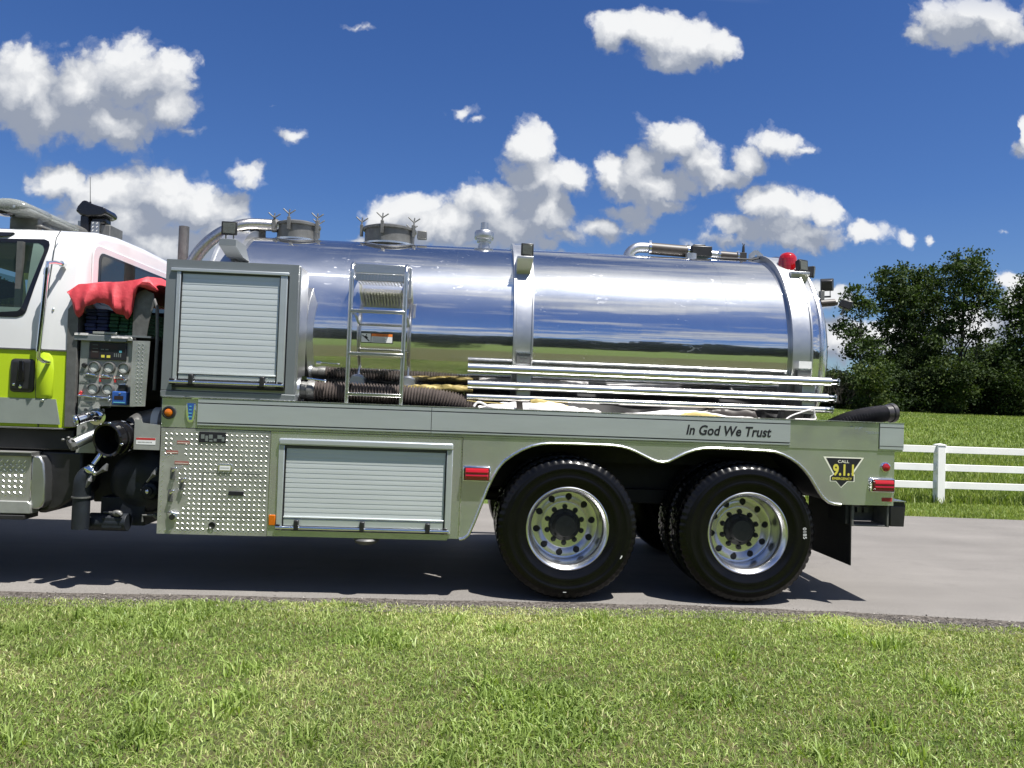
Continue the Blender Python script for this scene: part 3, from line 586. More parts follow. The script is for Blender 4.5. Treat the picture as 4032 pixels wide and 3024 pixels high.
# ------------------------------------------------------------------ the tanker truck
truck = thing('tanker_truck', 'silver water tanker fire truck with white and lime cab, polished round tank, twin rear axles', 'fire truck', (0.5, 1.2, 0))
TX, TY, TZ, TR = 0.43, 1.15, 1.87, 0.85         # tank axis and radius
def P(mb, name, **kw): return mb.build(name, parent=truck, **kw)

# chassis
mb = MB().use('chassis_black')
for y in (0.78, 1.62): mb.box(-6.3, 3.1, y-0.04, y+0.04, 0.72, 0.98)
for x in (-5.2, -3.4, -1.2, 0.0, 1.44, 2.9): mb.box(x-0.06, x+0.06, 0.82, 1.58, 0.76, 0.94)
P(mb, 'chassis_frame', bevel=0.008)
mb = MB().use('chassis_black')
for ax in (0.775, 2.10, -5.35):
    mb.cyl((ax, 0.5, 0.515), (ax, 1.9, 0.515), 0.075, n=14); mb.sphere((ax, 1.2, 0.515), 0.21, 0.17, 0.21)
mb.box(0.4, 2.5, 0.70, 0.78, 0.62, 0.74); mb.box(0.4, 2.5, 1.62, 1.70, 0.62, 0.74)
P(mb, 'axles', bevel=0.01)
P(MB().use('chassis_black').cyl((-3.6, 1.2, 0.66), (0.7, 1.2, 0.6), 0.055, n=12), 'drive_shaft')
mb = MB().use('chassis_black').box(-2.08, 3.18, 0.50, 1.94, 1.02, 1.30).box(-2.05, 0.0, 0.46, 0.50, 0.44, 1.02).box(-2.05, 0.0, 1.92, 1.96, 0.44, 1.02)
P(mb, 'deck_floor')

# rear wheels -------------------------------------------------------
def tyre_mesh(y0, wide, name, parent, c, r_out=0.515):
    mb = MB().use('tyre_rubber'); n = 240; V = []; F = []
    # (radius, depth, notched) from inner bead on the outer face round to the far bead
    prof = [(0.283, 0.030, 0), (0.290, 0.004, 0), (0.303, -0.004, 0), (0.318, -0.006, 0), (0.324, -0.0085, 0), (0.345, -0.012, 0), (0.350, -0.016, 0), (0.372, -0.019, 0), (0.377, -0.017, 0), (0.42, -0.017, 0), (0.425, -0.020, 0), (0.44, -0.019, 0), (0.452, -0.012, 0), (0.458, -0.013, 0), (0.474, -0.003, 0), (0.484, 0.004, 1), (0.500, 0.012, 1), (0.509, 0.020, 1), (0.513, 0.034, 1), (0.5145, 0.062, 1),
            (0.503, 0.064, 0), (0.503, 0.074, 0), (0.515, 0.076, 2), (0.516, 0.110, 2), (0.503, 0.112, 0), (0.503, 0.122, 0), (0.5165, 0.124, 2), (0.5165, 0.156, 2), (0.503, 0.158, 0), (0.503, 0.168, 0)]
    w_ = wide; full = prof+[(r_, w_-d, q) for r_, d, q in reversed(prof) if d < w_/2-0.004]
    full = [(r_*r_out/0.5165, d, q) for r_, d, q in full]
    for r_, d, q in full:
        for i in range(n):
            rr = r_
            if q == 1 and i % 4 == 3: rr -= 0.0085
            if q == 2 and i % 6 == (5 if d < w_/2 else 2): rr -= 0.006
            a = 2*math.pi*i/n; V.append((c[0]+rr*math.cos(a), y0+d, c[2]+rr*math.sin(a)))
    k = len(full)
    for i in range(k-1):
        for j in range(n): F.append((i*n+j, i*n+(j+1) % n, (i+1)*n+(j+1) % n, (i+1)*n+j))
    mb.add(V, F); return mb.build(name, parent=parent, smooth=50)
def rim_mesh(y0, c, parent):
    prof = [(0.300, 0.000), (0.2995, -0.006), (0.294, -0.009), (0.287, -0.006), (0.280, 0.006), (0.270, 0.016), (0.262, 0.030), (0.2575, 0.050), (0.256, 0.10), (0.2555, 0.175), (0.252, 0.192), (0.246, 0.199), (0.236, 0.202), (0.205, 0.200), (0.186, 0.195), (0.176, 0.184), (0.170, 0.180), (0.166, 0.180), (0.06, 0.180)]
    mb = MB().use('wheel_alloy'); outer = [(r_, d+y0) for r_, d in prof]; back = [(0.06, y0+0.192), (0.165, y0+0.192), (0.19, y0+0.209), (0.215, y0+0.214), (0.243, y0+0.214), (0.262, y0+0.20), (0.266, y0+0.10), (0.27, y0+0.05), (0.296, y0+0.006)]
    mb.lathe(outer+back, (c[0], 0, c[2]), 'Y', 96, closed=True); o = mb.build('rim', parent=parent, smooth=40)
    cut = MB().use('wheel_alloy')
    for i in range(10):
        a = 2*math.pi*(i+0.28)/10; r_ = 0.2105; nrm = Vector((-math.cos(a)*0.12, -1, -math.sin(a)*0.12)).normalized()
        p = Vector((c[0]+r_*math.cos(a), y0+0.212, c[2]+r_*math.sin(a))); cut.cyl(p+nrm*0.05, p-nrm*0.05, 0.0245, n=24)
    for i in range(10):
        a = 2*math.pi*(i+0.5)/10
        cut.cyl((c[0]+0.1335*math.cos(a), y0+0.15, c[2]+0.1335*math.sin(a)), (c[0]+0.1335*math.cos(a), y0+0.22, c[2]+0.1335*math.sin(a)), 0.0195, n=20)
    co = cut.build('cutter', smooth=0); bm_ = o.modifiers.new('b', 'BOOLEAN'); bm_.object = co; bm_.operation = 'DIFFERENCE'; bm_.solver = 'EXACT'
    dg = bpy.context.evaluated_depsgraph_get(); dg.update(); me = bpy.data.meshes.new_from_object(o.evaluated_get(dg))
    o.modifiers.clear(); o.data = me; me.name = 'rim'; me.shade_smooth(); me.set_sharp_from_angle(angle=R(40)); bpy.data.objects.remove(co)
    return o
wc = (0.775, 0.0, 0.515)
wheel = bpy.data.objects.new('wheel', None); C.objects.link(wheel); WORLD_AT['wheel'] = Vector((wc[0], 0.15, 0.515)); wheel.parent = truck; wheel.location = WORLD_AT['wheel']-WORLD_AT['tanker_truck']
tyre_mesh(0.012, 0.285, 'tyre', wheel, wc); rim_mesh(0.012, wc, wheel)
tyre_mesh(0.345, 0.285, 'tyre', wheel, wc)
mb = MB().use('chassis_black').lathe([(0.05, 0.2), (0.262, 0.23), (0.285, 0.30), (0.285, 0.36)], (wc[0], 0, wc[2]), 'Y', 40); mb.cyl((wc[0], 0.24, wc[2]), (wc[0], 0.5, wc[2]), 0.2, n=32); mb.build('brake_drum', parent=wheel)
mb = MB().use('hub_rubber').lathe([(0.117, 0.195), (0.119, 0.185), (0.113, 0.172), (0.100, 0.166), (0.088, 0.158), (0.082, 0.128), (0.074, 0.118), (0.0, 0.114)], (wc[0], 0, wc[2]), 'Y', 30)
for i in range(8): a = 2*math.pi*i/8; mb.cyl((wc[0]+0.101*math.cos(a), 0.150, wc[2]+0.101*math.sin(a)), (wc[0]+0.101*math.cos(a), 0.172, wc[2]+0.101*math.sin(a)), 0.0095, n=6)
mb.build('hub', parent=wheel)
for i in range(10):
    a = 2*math.pi*(i+0.5)/10; x, z = wc[0]+0.1335*math.cos(a), wc[2]+0.1335*math.sin(a)
    MB().use('hub_rubber').cyl((x, 0.172, z), (x, 0.196, z), 0.0165, n=6).cyl((x, 0.160, z), (x, 0.174, z), 0.0085, n=8).build('lug_nut', parent=wheel)
wheel2 = dup(wheel, (1.325, 0, 0), truck)
mk = MB(); text(mk, '0185', wc[0]+1.325+0.402, wc[2]+0.055, 0.012-0.0195, 0.026, 'print_white', width=0.082, rot=-1.50)
mk.build('tyre_lettering', parent=wheel2)
mk = MB().use('print_white').add([(wc[0]+0.382, -0.0095, wc[2]-0.205), (wc[0]+0.392, -0.0095, wc[2]-0.200), (wc[0]+0.402, -0.0095, wc[2]-0.182), (wc[0]+0.394, -0.0095, wc[2]-0.178)], [(0, 1, 2, 3)])
mk.use('print_white').box(wc[0]-0.02, wc[0]+0.004, -0.0098, -0.009, wc[2]-0.452, wc[2]-0.448); mk.build('chalk_mark', parent=wheel)
for wx in (0.775, 2.10):
    for nm in ('wheel',):
        o = bpy.data.objects.new('wheel', None); C.objects.link(o); WORLD_AT[o.name] = Vector((wx, 2.25, 0.515)); o.parent = truck; o.location = WORLD_AT[o.name]-WORLD_AT['tanker_truck']
        for y_ in (1.77, 2.10): 
            t_ = MB().use('tyre_rubber').lathe([(0.28, 0.0), (0.30, -0.02), (0.40, -0.03), (0.50, 0.0), (0.515, 0.05), (0.515, 0.22), (0.50, 0.27), (0.40, 0.29), (0.28, 0.27)], (wx, y_, 0.515), 'Y', 48).build('tyre', parent=o)
        MB().use('wheel_alloy').lathe([(0.3, 0.27), (0.27, 0.2), (0.1, 0.12), (0.0, 0.12)], (wx, 2.1, 0.515), 'Y', 40).build('rim', parent=o)

# body side: fascia, compartments, wheel-arch skirt ------------------
ARCH = [(0.0, 0.422), (0.035, 0.430), (0.066, 0.456), (0.104, 0.551), (0.145, 0.665), (0.185, 0.780), (0.220, 0.862), (0.256, 0.930), (0.30, 0.985), (0.352, 1.025), (0.42, 1.068), (0.493, 1.100), (0.56, 1.117), (0.63, 1.124), (0.78, 1.126), (0.935, 1.126), (1.06, 1.125), (1.14, 1.118), (1.20, 1.104), (1.25, 1.085), (1.31, 1.058), (1.367, 1.032), (1.41, 1.018), (1.449, 1.014), (1.49, 1.022), (1.53, 1.042), (1.572, 1.064), (1.615, 1.086), (1.68, 1.110), (1.735, 1.122), (1.80, 1.128), (2.0, 1.127), (2.22, 1.121), (2.275, 1.117), (2.335, 1.100), (2.40, 1.070), (2.457, 1.034), (2.505, 0.990), (2.548, 0.940), (2.585, 0.885), (2.620, 0.830), (2.65, 0.792), (2.69, 0.762), (2.735, 0.749), (2.785, 0.746)]
sk = ARCH+[(3.185, 0.748), (3.185, 1.146), (0.003, 1.146)]
P(MB().use('bright_sheet').prism(sk, 0.0, 0.006), 'arch_skirt', smooth=0)
P(MB().use('bare_edge').tube([(x, -0.004, z) for x, z in ARCH], 0.011, 8), 'arch_trim')
P(MB().use('chassis_black').box(-2.09, -0.004, 0.05, 0.52, 0.412, 0.424).box(-2.09, -0.004, 0.52, 0.53, 0.412, 1.14).box(-0.012, -0.004, 0.05, 0.52, 0.424, 1.14).box(-2.09, -2.08, 0.006, 0.52, 0.424, 1.14), 'compartment_shell', smooth=0)
P(MB().use('chassis_black').box(0.0, 3.17, 0.52, 1.9, 0.96, 1.02).box(2.9, 3.17, 0.26, 2.2, 0.745, 0.76), 'deck_underside', smooth=0)
mb = MB().use('chassis_black')
for (x0, z0), (x1, z1) in zip(ARCH[:-1], ARCH[1:]): mb.add([(x0, 0.012, z0+0.012), (x1, 0.012, z1+0.012), (x1, 0.72, z1+0.012), (x0, 0.72, z0+0.012)], [(0, 1, 2, 3)])
P(mb, 'arch_liner')
# rear cheek return and far-side body
P(MB().use('bright_sheet').box(3.179, 3.185, 0.008, 0.60, 0.75, 1.144), 'rear_face', smooth=0)
far = MB().use('bright_sheet').prism(sk, 2.394, 2.40).box(-2.09, 0.0, 1.96, 2.40, 0.41, 1.144).box(-2.10, 3.245, 2.36, 2.40, 1.148, 1.352)
P(far, 'far_side_body', smooth=0)

# fascia rail above: polished ends with the broad pale extrusion between
P(MB().use('bright_sheet').box(-2.100, -1.852, 0.0, 0.03, 1.148, 1.352), 'fascia_panel', bevel=0.002)
def extrusion(x0, x1, name='fascia_rail'):
    mb = MB().use('extruded_rail')
    prof = [(0.0, 1.163), (-0.010, 1.166), (-0.012, 1.172), (-0.012, 1.180), (-0.004, 1.182), (-0.004, 1.188), (-0.014, 1.190), (-0.014, 1.318), (-0.004, 1.320), (-0.004, 1.326), (-0.012, 1.328), (-0.012, 1.349), (-0.008, 1.354), (0.03, 1.354), (0.03, 1.163)]
    n = len(prof); mb.add([(x0, y, z) for y, z in prof]+[(x1, y, z) for y, z in prof], [tuple(range(n)), tuple(range(2*n-1, n-1, -1))]+[(i, (i+1) % n, (i+1) % n+n, i+n) for i in range(n)])
    mb.use('dark_groove').box(x0+0.001, x1-0.001, -0.0045, -0.003, 1.1822, 1.1878).box(x0+0.001, x1-0.001, -0.0045, -0.003, 1.3202, 1.3258)
    return P(mb, name, smooth=0)
extrusion(-1.850, -0.230); extrusion(-0.226, 2.385)
mb = MB(); mb.cur = 0
mb.use('extruded_rail').box(3.063, 3.245, -0.012, 0.03, 1.163, 1.354); mb.use('dark_groove').box(3.064, 3.244, -0.0126, -0.0118, 1.1822, 1.1878).box(3.064, 3.244, -0.0126, -0.0118, 1.3202, 1.3258)
P(mb, 'fascia_rail', smooth=0)
P(MB().use('bright_sheet').box(2.388, 3.060, -0.004, 0.03, 1.150, 1.352), 'fascia_panel', smooth=0)
P(MB().use('bare_edge').box(-2.10, 3.247, -0.014, 0.05, 1.3555, 1.3600), 'fascia_lip', smooth=0)
P(MB().use('bright_sheet').box(-1.850, 3.245, -0.003, 0.03, 1.1475, 1.1615), 'fascia_sill', smooth=0)
P(MB().use('dark_groove').box(-2.10, 3.19, 0.001, 0.012, 1.1440, 1.1480), 'body_joint', smooth=0)
mb = MB(); text(mb, 'In God We Trust', 1.612, 1.224, -0.0142, 0.069, 'print_black', width=0.632, shear=0.20, bold=0.024); P(mb, 'motto_lettering', smooth=0)
mb = MB().use('faded_letters')
for x, z, w_, h_ in ((2.835, 1.318, .026, .008), (2.872, 1.315, .028, .007), (2.876, 1.302, .016, .008), (2.908, 1.312, .022, .010), (2.902, 1.302, .020, .009), (2.958, 1.284, .014, .006)):
    mb.add([(x, -0.0046, z), (x+w_, -0.0046, z+0.002), (x+w_*.9, -0.0046, z+h_), (x+w_*.15, -0.0046, z+h_*.9)], [(0, 1, 2, 3)])
text(mb, 'ation', 2.972, 1.272, -0.0046, 0.026, 'faded_letters', width=0.085, shear=0.15, thick=0.0006); P(mb, 'faded_lettering', smooth=0)
# round amber marker and small blue and chrome badge
mb = MB().use('black_plastic').lathe([(0.0, 0.0), (0.040, 0.0), (0.046, -0.006), (0.044, -0.016), (0.034, -0.018), (0.030, -0.010)], (-2.048, 0, 1.250), 'Y', 32)
o = P(mb, 'marker_light'); MB().use('amber_lens').lathe([(0.030, -0.008), (0.026, -0.016), (0.014, -0.021), (0.0, -0.022)], (-2.048, 0, 1.250), 'Y', 28).build('lens', parent=o)
mb = MB().use('chrome').prism([(-1.930, 1.314), (-1.868, 1.314), (-1.866, 1.25), (-1.874, 1.200), (-1.885, 1.186), (-1.910, 1.186), (-1.922, 1.200), (-1.932, 1.25)], -0.012, 0.0)
o = P(mb, 'badge', bevel=0.003); MB().use('print_blue').prism([(-1.922, 1.320), (-1.876, 1.320), (-1.884, 1.245), (-1.890, 1.205), (-1.905, 1.205), (-1.912, 1.245)], -0.0165, -0.0125).build('emblem', parent=o, smooth=0)
for k in range(4): MB().use('print_cyan').box(-1.912+k*.002, -1.886-k*.002, -0.0180, -0.0166, 1.222+0.024*k, 1.230+0.024*k).build('emblem_bar', parent=o, smooth=0)

# tread-plate pump compartment --------------------------------------
mb = MB().use('tread_plate').box(-2.096, -1.346, 0.0, 0.004, 0.408, 1.1425); plate = P(mb, 'tread_plate_panel', smooth=0)
def lozenges(x0, x1, z0, z1, y, pitch, skip=lambda x, z: False, name='tread_pattern', parent=None, axis='y'):
    mb = MB().use('tread_lozenge'); h2_ = pitch/2; nx_, nz_ = int((x1-x0)/h2_)-1, int((z1-z0)/h2_)-1
    for i in range(nx_):
        for j in range(nz_):
            if (i+j) % 2: continue
            x = x0+h2_*(i+1); z = z0+h2_*(j+1)
            if skip(x, z): continue
            a = R(-38) if i % 2 else R(52); L, W_, H_ = pitch*0.38, pitch*0.115, (0.0028 if i % 2 else 0.0009)
            ca, sa = math.cos(a), math.sin(a)
            pts = [(-L, 0, 0), (0, -W_, 0), (L, 0, 0), (0, W_, 0), (-L*.45, 0, H_), (0, -W_*.35, H_), (L*.45, 0, H_), (0, W_*.35, H_)]
            vs = [(x+p*ca-q*sa, y-h_, z+p*sa+q*ca) if axis == 'y' else (y+h_, x+p*ca-q*sa, z+p*sa+q*ca) for p, q, h_ in pts]
            mb.add(vs, [(0, 1, 5, 4), (1, 2, 6, 5), (2, 3, 7, 6), (3, 0, 4, 7), (4, 5, 6, 7)])
    o = mb.build(name, parent=parent, smooth=25, clean=False); o['kind'] = 'stuff'; return o
def worn(x, z):
    if -1.842 < x < -1.655 and 1.045 < z: return True
    if -1.697 < x < -1.60 and 0.850 < z < 0.905: return True
    if -1.625 < x < -1.508 and 0.675 < z < 0.725: return True
    if -1.990 < x < -1.905 and 0.88 < z < 1.09 and (z < 0.96 or x < -1.925): return True
    if x > -2.068 and x < -1.945+0.04*math.sin(z*22) and 0.455 < z < 0.93: return True
    if -2.075 < x < -1.985 and 0.43 < z < 0.5: return True
    return abs(x+1.722) < 0.028 and abs(z-0.476) < 0.028
lozenges(-2.092, -1.350, 0.412, 1.139, 0.0, 0.0345, worn, parent=plate)
mb = MB().use('dark_groove')
for a in ((-1.800, -1.797, 0.534, 0.838), (-1.800, -1.40, 0.838, 0.841), (-1.800, -1.40, 0.531, 0.534)): mb.box(a[0], a[1], -0.0012, -0.0002, a[2], a[3])
mb.build('door_gap', parent=plate, smooth=0)
mb = MB().use('print_black').box(-1.836, -1.654, -0.005, 0, 1.050, 1.124); o = P(mb, 'instruction_plate', smooth=0)
mb = MB().use('print_grey')
for x, z, w_, h_ in ((-1.822, 1.076, .024, .030), (-1.792, 1.060, .018, .038), (-1.768, 1.078, .026, .028), (-1.735, 1.060, .020, .018), (-1.710, 1.078, .030, .026), (-1.680, 1.062, .018, .030), (-1.765, 1.057, .022, .012)): mb.box(x, x+w_, -0.0062, -0.005, z, z+h_)
mb.build('pictogram', parent=o, smooth=0)
o = P(MB().use('chrome').box(-1.697, -1.600, -0.010, 0, 0.856, 0.904), 'name_plate', bevel=0.003); mb = MB().use('print_white').box(-1.684, -1.612, -0.0112, -0.010, 0.862, 0.892); mb.use('print_grey')
for i in range(9): mb.box(-1.678+i*.007, -1.674+i*.007, -0.0118, -0.0112, 0.874, 0.881)
mb.build('plate_print', parent=o, smooth=0)
P(MB().use('print_black').box(-1.618, -1.514, -0.006, 0, 0.686, 0.716), 'vent_slot', bevel=0.002)
P(MB().use('black_plastic').lathe([(0.0, -0.004), (0.016, -0.004), (0.022, -0.010), (0.024, 0.0)], (-1.722, 0, 0.476), 'Y', 24), 'lock_plug')
for x0, x1, z0 in ((-1.985, -1.900, 1.035), (-2.055, -1.975, 0.965), (-1.995, -1.900, 0.893)):
    o = P(MB().use('faded_red').box(x0, x1, -0.002, 0, z0, z0+0.022), 'warning_label', smooth=0)
    mb = MB().use('print_cream').box(x0+.004, x1-.004, -0.0026, -0.002, z0+.006, z0+.009); mb.build('label_print', parent=o, smooth=0)
for x, z in ((-2.02, 0.805), (-2.03, 0.650), (-1.955, 0.735)):
    o = P(MB().use('cast_grey').box(x, x+0.034, -0.006, 0, z-0.02, z+0.065), 'drain_valve', bevel=0.003)
    mb = MB().use('chrome').cyl((x+.02, 0, z+.045), (x+.028, -0.035, z+.045), 0.008, n=10).cyl((x+.026, -0.030, z+.045), (x+.048, -0.038, z+.060), 0.006, n=10).sphere((x+.05, -0.038, z+.062), .010, .010, .010); mb.build('lever', parent=o)
o = P(MB().use('chrome').lathe([(0.0, -0.022), (0.022, -0.020), (0.027, -0.008), (0.030, 0.0)], (-1.988, 0, 0.528), 'Y', 24), 'test_port')
MB().use('black_plastic').lathe([(0.0, -0.030), (0.019, -0.030), (0.020, -0.020)], (-1.988, 0, 0.528), 'Y', 20).build('plug', parent=o)
MB().use('chrome').tube([(-2.02, -0.01, 0.556), (-1.99, -0.028, 0.560), (-1.955, -0.02, 0.548)], 0.007, 8).build('bail', parent=o)
P(MB().use('amber_lens').box(-1.335, -1.288, -0.012, 0.0, 0.486, 0.560), 'side_reflector', bevel=0.005)

# low compartment with roller shutter -------------------------------
mb = MB().use('bright_sheet')
for a in ((-1.343, -1.262, 0.410, 1.1425), (-0.085, -0.001, 0.424, 1.1425), (-1.262, -0.085, 1.085, 1.1425), (-1.262, -0.085, 0.411, 0.452)): mb.box(a[0], a[1], 0.0, 0.05, a[2], a[3])
P(mb, 'compartment_frame', smooth=0)
P(MB().use('bare_edge').box(-1.343, -0.002, -0.003, 0.0, 1.1380, 1.1435).box(-0.0065, -0.001, -0.003, 0.0, 0.424, 1.138).box(-1.343, -1.338, -0.003, 0, 0.411, 1.138), 'panel_edge', smooth=0)
def roller(name, x0, x1, z0, z1, nsl, header, rail_w, slat_t=0.006, flat_from=None):
    """shutter recessed between guide rails; every slat is a piece of its own"""
    d = bpy.data.objects.new(name, None); C.objects.link(d); WORLD_AT[d.name] = Vector(((x0+x1)/2, 0.01, z0)); d.parent = truck; d.location = WORLD_AT[d.name]-WORLD_AT['tanker_truck']
    hgt = (z1-z0)/nsl; first = None
    for i in range(nsl):
        za = z0+i*hgt
        if first is None:
            prof = [(0.016, 0.0), (0.0052, 0.0), (0.0052, 0.002), (0.0058, hgt*0.4), (0.0064, hgt-0.004), (0.0070, hgt), (0.016, hgt)]
            n = len(prof); mb = MB().use('anodised_slat').add([(x0+rail_w*.4, y, za+z) for y, z in prof]+[(x1-rail_w*.4, y, za+z) for y, z in prof], [tuple(range(n)), tuple(range(2*n-1, n-1, -1))]+[(k, (k+1) % n, (k+1) % n+n, k+n) for k in range(n)])
            first = mb.build('slat', parent=d, smooth=60)
        else:
            c = first.copy(); C.objects.link(c); c.location = first.location+Vector((0, 0, i*hgt))
    MB().use('dark_groove').box(x0, x1, 0.017, 0.020, z0-0.1, z1+0.01).build('backing', parent=d, smooth=0)
    return d
rd = roller('roller_shutter', -1.245, -0.106, 0.548, 1.030, 14, 0, 0.03)
lab(rd, 'wide low roller shutter of the compartment ahead of the rear wheels')
o = MB().use('extruded_rail').box(-1.283, -0.066, -0.026, 0.018, 1.052, 1.098).build('header', parent=rd, bevel=0.010, seg=3)
MB().use('dark_groove').box(-1.24, -0.105, -0.002, 0.016, 1.030, 1.052).build('header_gap', parent=rd, smooth=0)
for x0, x1 in ((-1.283, -1.243), (-0.108, -0.066)): MB().use('extruded_rail').box(x0, x1, -0.014, 0.018, 0.455, 1.051).build('guide_rail', parent=rd, bevel=0.004)
for x0, x1 in ((-1.2428, -1.237), (-0.114, -0.1083)): MB().use('black_plastic').box(x0, x1, -0.008, 0.014, 0.46, 1.05).build('seal', parent=rd, smooth=0)
MB().use('anodised_slat').box(-1.236, -0.114, -0.006, 0.010, 0.541, 0.552).build('foot_rail', parent=rd, bevel=0.002)
MB().use('extruded_rail').box(-1.236, -0.116, -0.002, 0.010, 0.486, 0.538).build('bottom_board', parent=rd, bevel=0.004)
def liftbar(d, x0, x1, z, y, straps, r=0.011):
    MB().use('chrome').cyl((x0, y, z), (x1, y, z), r, n=14).build('lift_bar', parent=d)
    for x in (x0+.012, x1-.03): MB().use('black_plastic').box(x-.014, x+.02, y-.006, y+.022, z-.016, z+.024).build('bar_end', parent=d, bevel=0.004)
    for x in straps: MB().use('black_plastic').box(x-.017, x+.017, y-.013, y+.020, z-.016, z+.055).build('strap', parent=d, bevel=0.006)
liftbar(rd, -1.285, -0.075, 0.474, -0.012, (-1.142, -0.686, -0.226))
o = P(MB().use('cast_grey').lathe([(0.0, 0.0), (0.085, 0.0), (0.092, -0.012), (0.075, -0.035), (0.05, -0.045), (0.0, -0.045)], (-0.66, 0.06, 0.406), 'Z', 28), 'drain_cap')
# red rectangular side lamp with bright bezel
def lamp_rect(x0, x1, z0, z1, name='side_lamp', ends=0.012, yb=0.0):
    o = P(MB().use('chrome').box(x0, x1, yb-0.026, yb, z0, z1), name, bevel=0.012, seg=3)
    MB().use('black_plastic').box(x0+ends*.7, x1-ends*.7, yb-0.030, yb-0.0262, z0+ends*.7, z1-ends*.7).build('gasket', parent=o, bevel=0.001)
    mb = MB().use('red_lens'); X0, X1, Z0, Z1 = x0+ends*1.1, x1-ends*1.1, z0+ends*1.1, z1-ends*1.1; k = 6
    zz = [Z0+(Z1-Z0)*i/k for i in range(k+1)]; yy = [-0.034, -0.045, -0.049, -0.044, -0.050, -0.046, -0.034]
    mb.add([(X0, yb-0.028, z) for z in zz]+[(X0+.008, yb+y, z) for y, z in zip(yy, zz)]+[(X1-.008, yb+y, z) for y, z in zip(yy, zz)]+[(X1, yb-0.028, z) for z in zz],
           [(c*(k+1)+i, (c+1)*(k+1)+i, (c+1)*(k+1)+i+1, c*(k+1)+i+1) for c in range(3) for i in range(k)]); mb.build('lens', parent=o, smooth=30); return o
lab(lamp_rect(0.008, 0.206, 0.836, 0.945), 'red side lamp ahead of the front wheel arch')
lab(lamp_rect(2.998, 3.182, 0.845, 0.950), 'red side lamp at the tail corner')
o = P(MB().use('chrome').lathe([(0.0, 0.0), (0.037, 0.0), (0.036, -0.010), (0.030, -0.012)], (3.116, 0, 1.029), 'Y', 28), 'marker_light'); lab(o, 'round red marker at the tail')
MB().use('red_lens').lathe([(0.030, -0.009), (0.026, -0.018), (0.012, -0.023), (0.0, -0.024)], (3.116, 0, 1.029), 'Y', 24).build('lens', parent=o)
P(MB().use('print_red').box(3.096, 3.172, -0.004, 0.0, 0.778, 0.806), 'side_reflector', bevel=0.001)
# call 911 emblem
poly = [(2.645, 1.094), (2.952, 1.094), (2.872, 0.972), (2.884, 0.968), (2.884, 0.914), (2.832, 0.914), (2.784, 0.868), (2.742, 0.914), (2.698, 0.914), (2.698, 0.952), (2.722, 0.966)]
o = P(MB().use('print_cream').prism(poly, -0.0008, 0.0), 'emergency_emblem', smooth=0)
cx_, cz_ = 2.798, 1.0; inn = [(2.665, 1.086), (2.934, 1.086), (2.856, 0.972), (2.878, 0.962), (2.878, 0.920), (2.829, 0.920), (2.784, 0.876), (2.745, 0.920), (2.704, 0.920), (2.704, 0.948), (2.733, 0.968)]
mb = MB().use('print_black').prism(inn, -0.0016, -0.0009); text(mb, 'CALL', 2.797, 1.052, -0.0017, 0.020, 'print_cream', width=0.085, align='CENTER', thick=0.0006, bold=0.01)
text(mb, '9.1.1', 2.798, 0.962, -0.0017, 0.078, 'print_yellow', width=0.158, align='CENTER', thick=0.0006, bold=0.035); text(mb, 'EMERGENCY', 2.790, 0.927, -0.0017, 0.018, 'print_yellow', width=0.150, align='CENTER', thick=0.0006, bold=0.02)
mb.build('emblem_print', parent=o, smooth=0)
# tail: bumper, step, mud flap
P(MB().use('black_plastic').box(3.176, 3.284, 0.02, 0.60, 0.592, 0.744).box(3.190, 3.284, 0.02, 0.60, 0.744, 0.776), 'rear_bumper', bevel=0.006)
P(MB().use('bare_edge').box(3.188, 3.288, 0.01, 2.38, 0.7765, 0.782), 'bumper_cap', smooth=0)
P(MB().use('black_plastic').box(3.176, 3.284, 1.8, 2.38, 0.592, 0.776), 'rear_bumper', bevel=0.006)
mb = MB().use('cast_grey').box(2.885, 2.905, 0.03, 0.25, 0.585, 0.742).box(3.155, 3.175, 0.03, 0.25, 0.585, 0.742).box(2.905, 3.155, 0.22, 0.24, 0.60, 0.735).box(2.905, 3.155, 0.04, 0.22, 0.585, 0.598)
for x in (2.975, 3.030, 3.085): mb.box(x-.018, x+.018, 0.19, 0.22, 0.665, 0.708)
P(mb, 'tail_step_bracket', bevel=0.003); P(MB().use('chassis_black').box(2.84, 2.883, 0.03, 0.3, 0.60, 0.742), 'step_hanger', bevel=0.003)
P(MB().use('black_plastic').add([(2.868, 0.012, 0.745), (2.868, 0.70, 0.745), (2.872, 0.70, 0.295), (2.874, 0.012, 0.300), (2.876, 0.012, 0.745), (2.876, 0.70, 0.745), (2.880, 0.70, 0.295), (2.882, 0.012, 0.300)], [(0,1,2,3),(7,6,5,4),(0,4,5,1),(1,5,6,2),(2,6,7,3),(3,7,4,0)]), 'mud_flap', smooth=0)
P(MB().use('black_plastic').box(2.868, 2.878, 1.70, 2.38, 0.30, 0.745), 'mud_flap', smooth=0)

# upper cabinet -------------------------------------------------------
mb = MB().use('cabinet_sheet')
for a in ((-2.112, -2.040, 1.408, 2.322), (-1.262, -1.200, 1.408, 2.322), (-2.040, -1.262, 2.262, 2.322)): mb.box(a[0], a[1], 0.0, 0.05, a[2], a[3])
P(mb, 'cabinet_front', smooth=0)
P(MB().use('satin_aluminium').prism([(-2.112, 2.324), (-1.200, 2.324), (-1.192, 2.312), (-1.192, 1.405), (-2.112, 1.405)], 0.051, 0.30), 'cabinet_box', bevel=0.003)
P(MB().use('cabinet_sheet').box(-2.114, -1.190, -0.004, 0.30, 1.3615, 1.404), 'cabinet_plinth', bevel=0.003)
rd2 = roller('roller_shutter', -2.012, -1.318, 1.538, 2.236, 17, 0, 0.03); lab(rd2, 'tall roller shutter of the upper cabinet behind the cab')
MB().use('extruded_rail').box(-2.075, -1.264, -0.016, 0.016, 2.240, 2.262).build('header', parent=rd2, bevel=0.003)
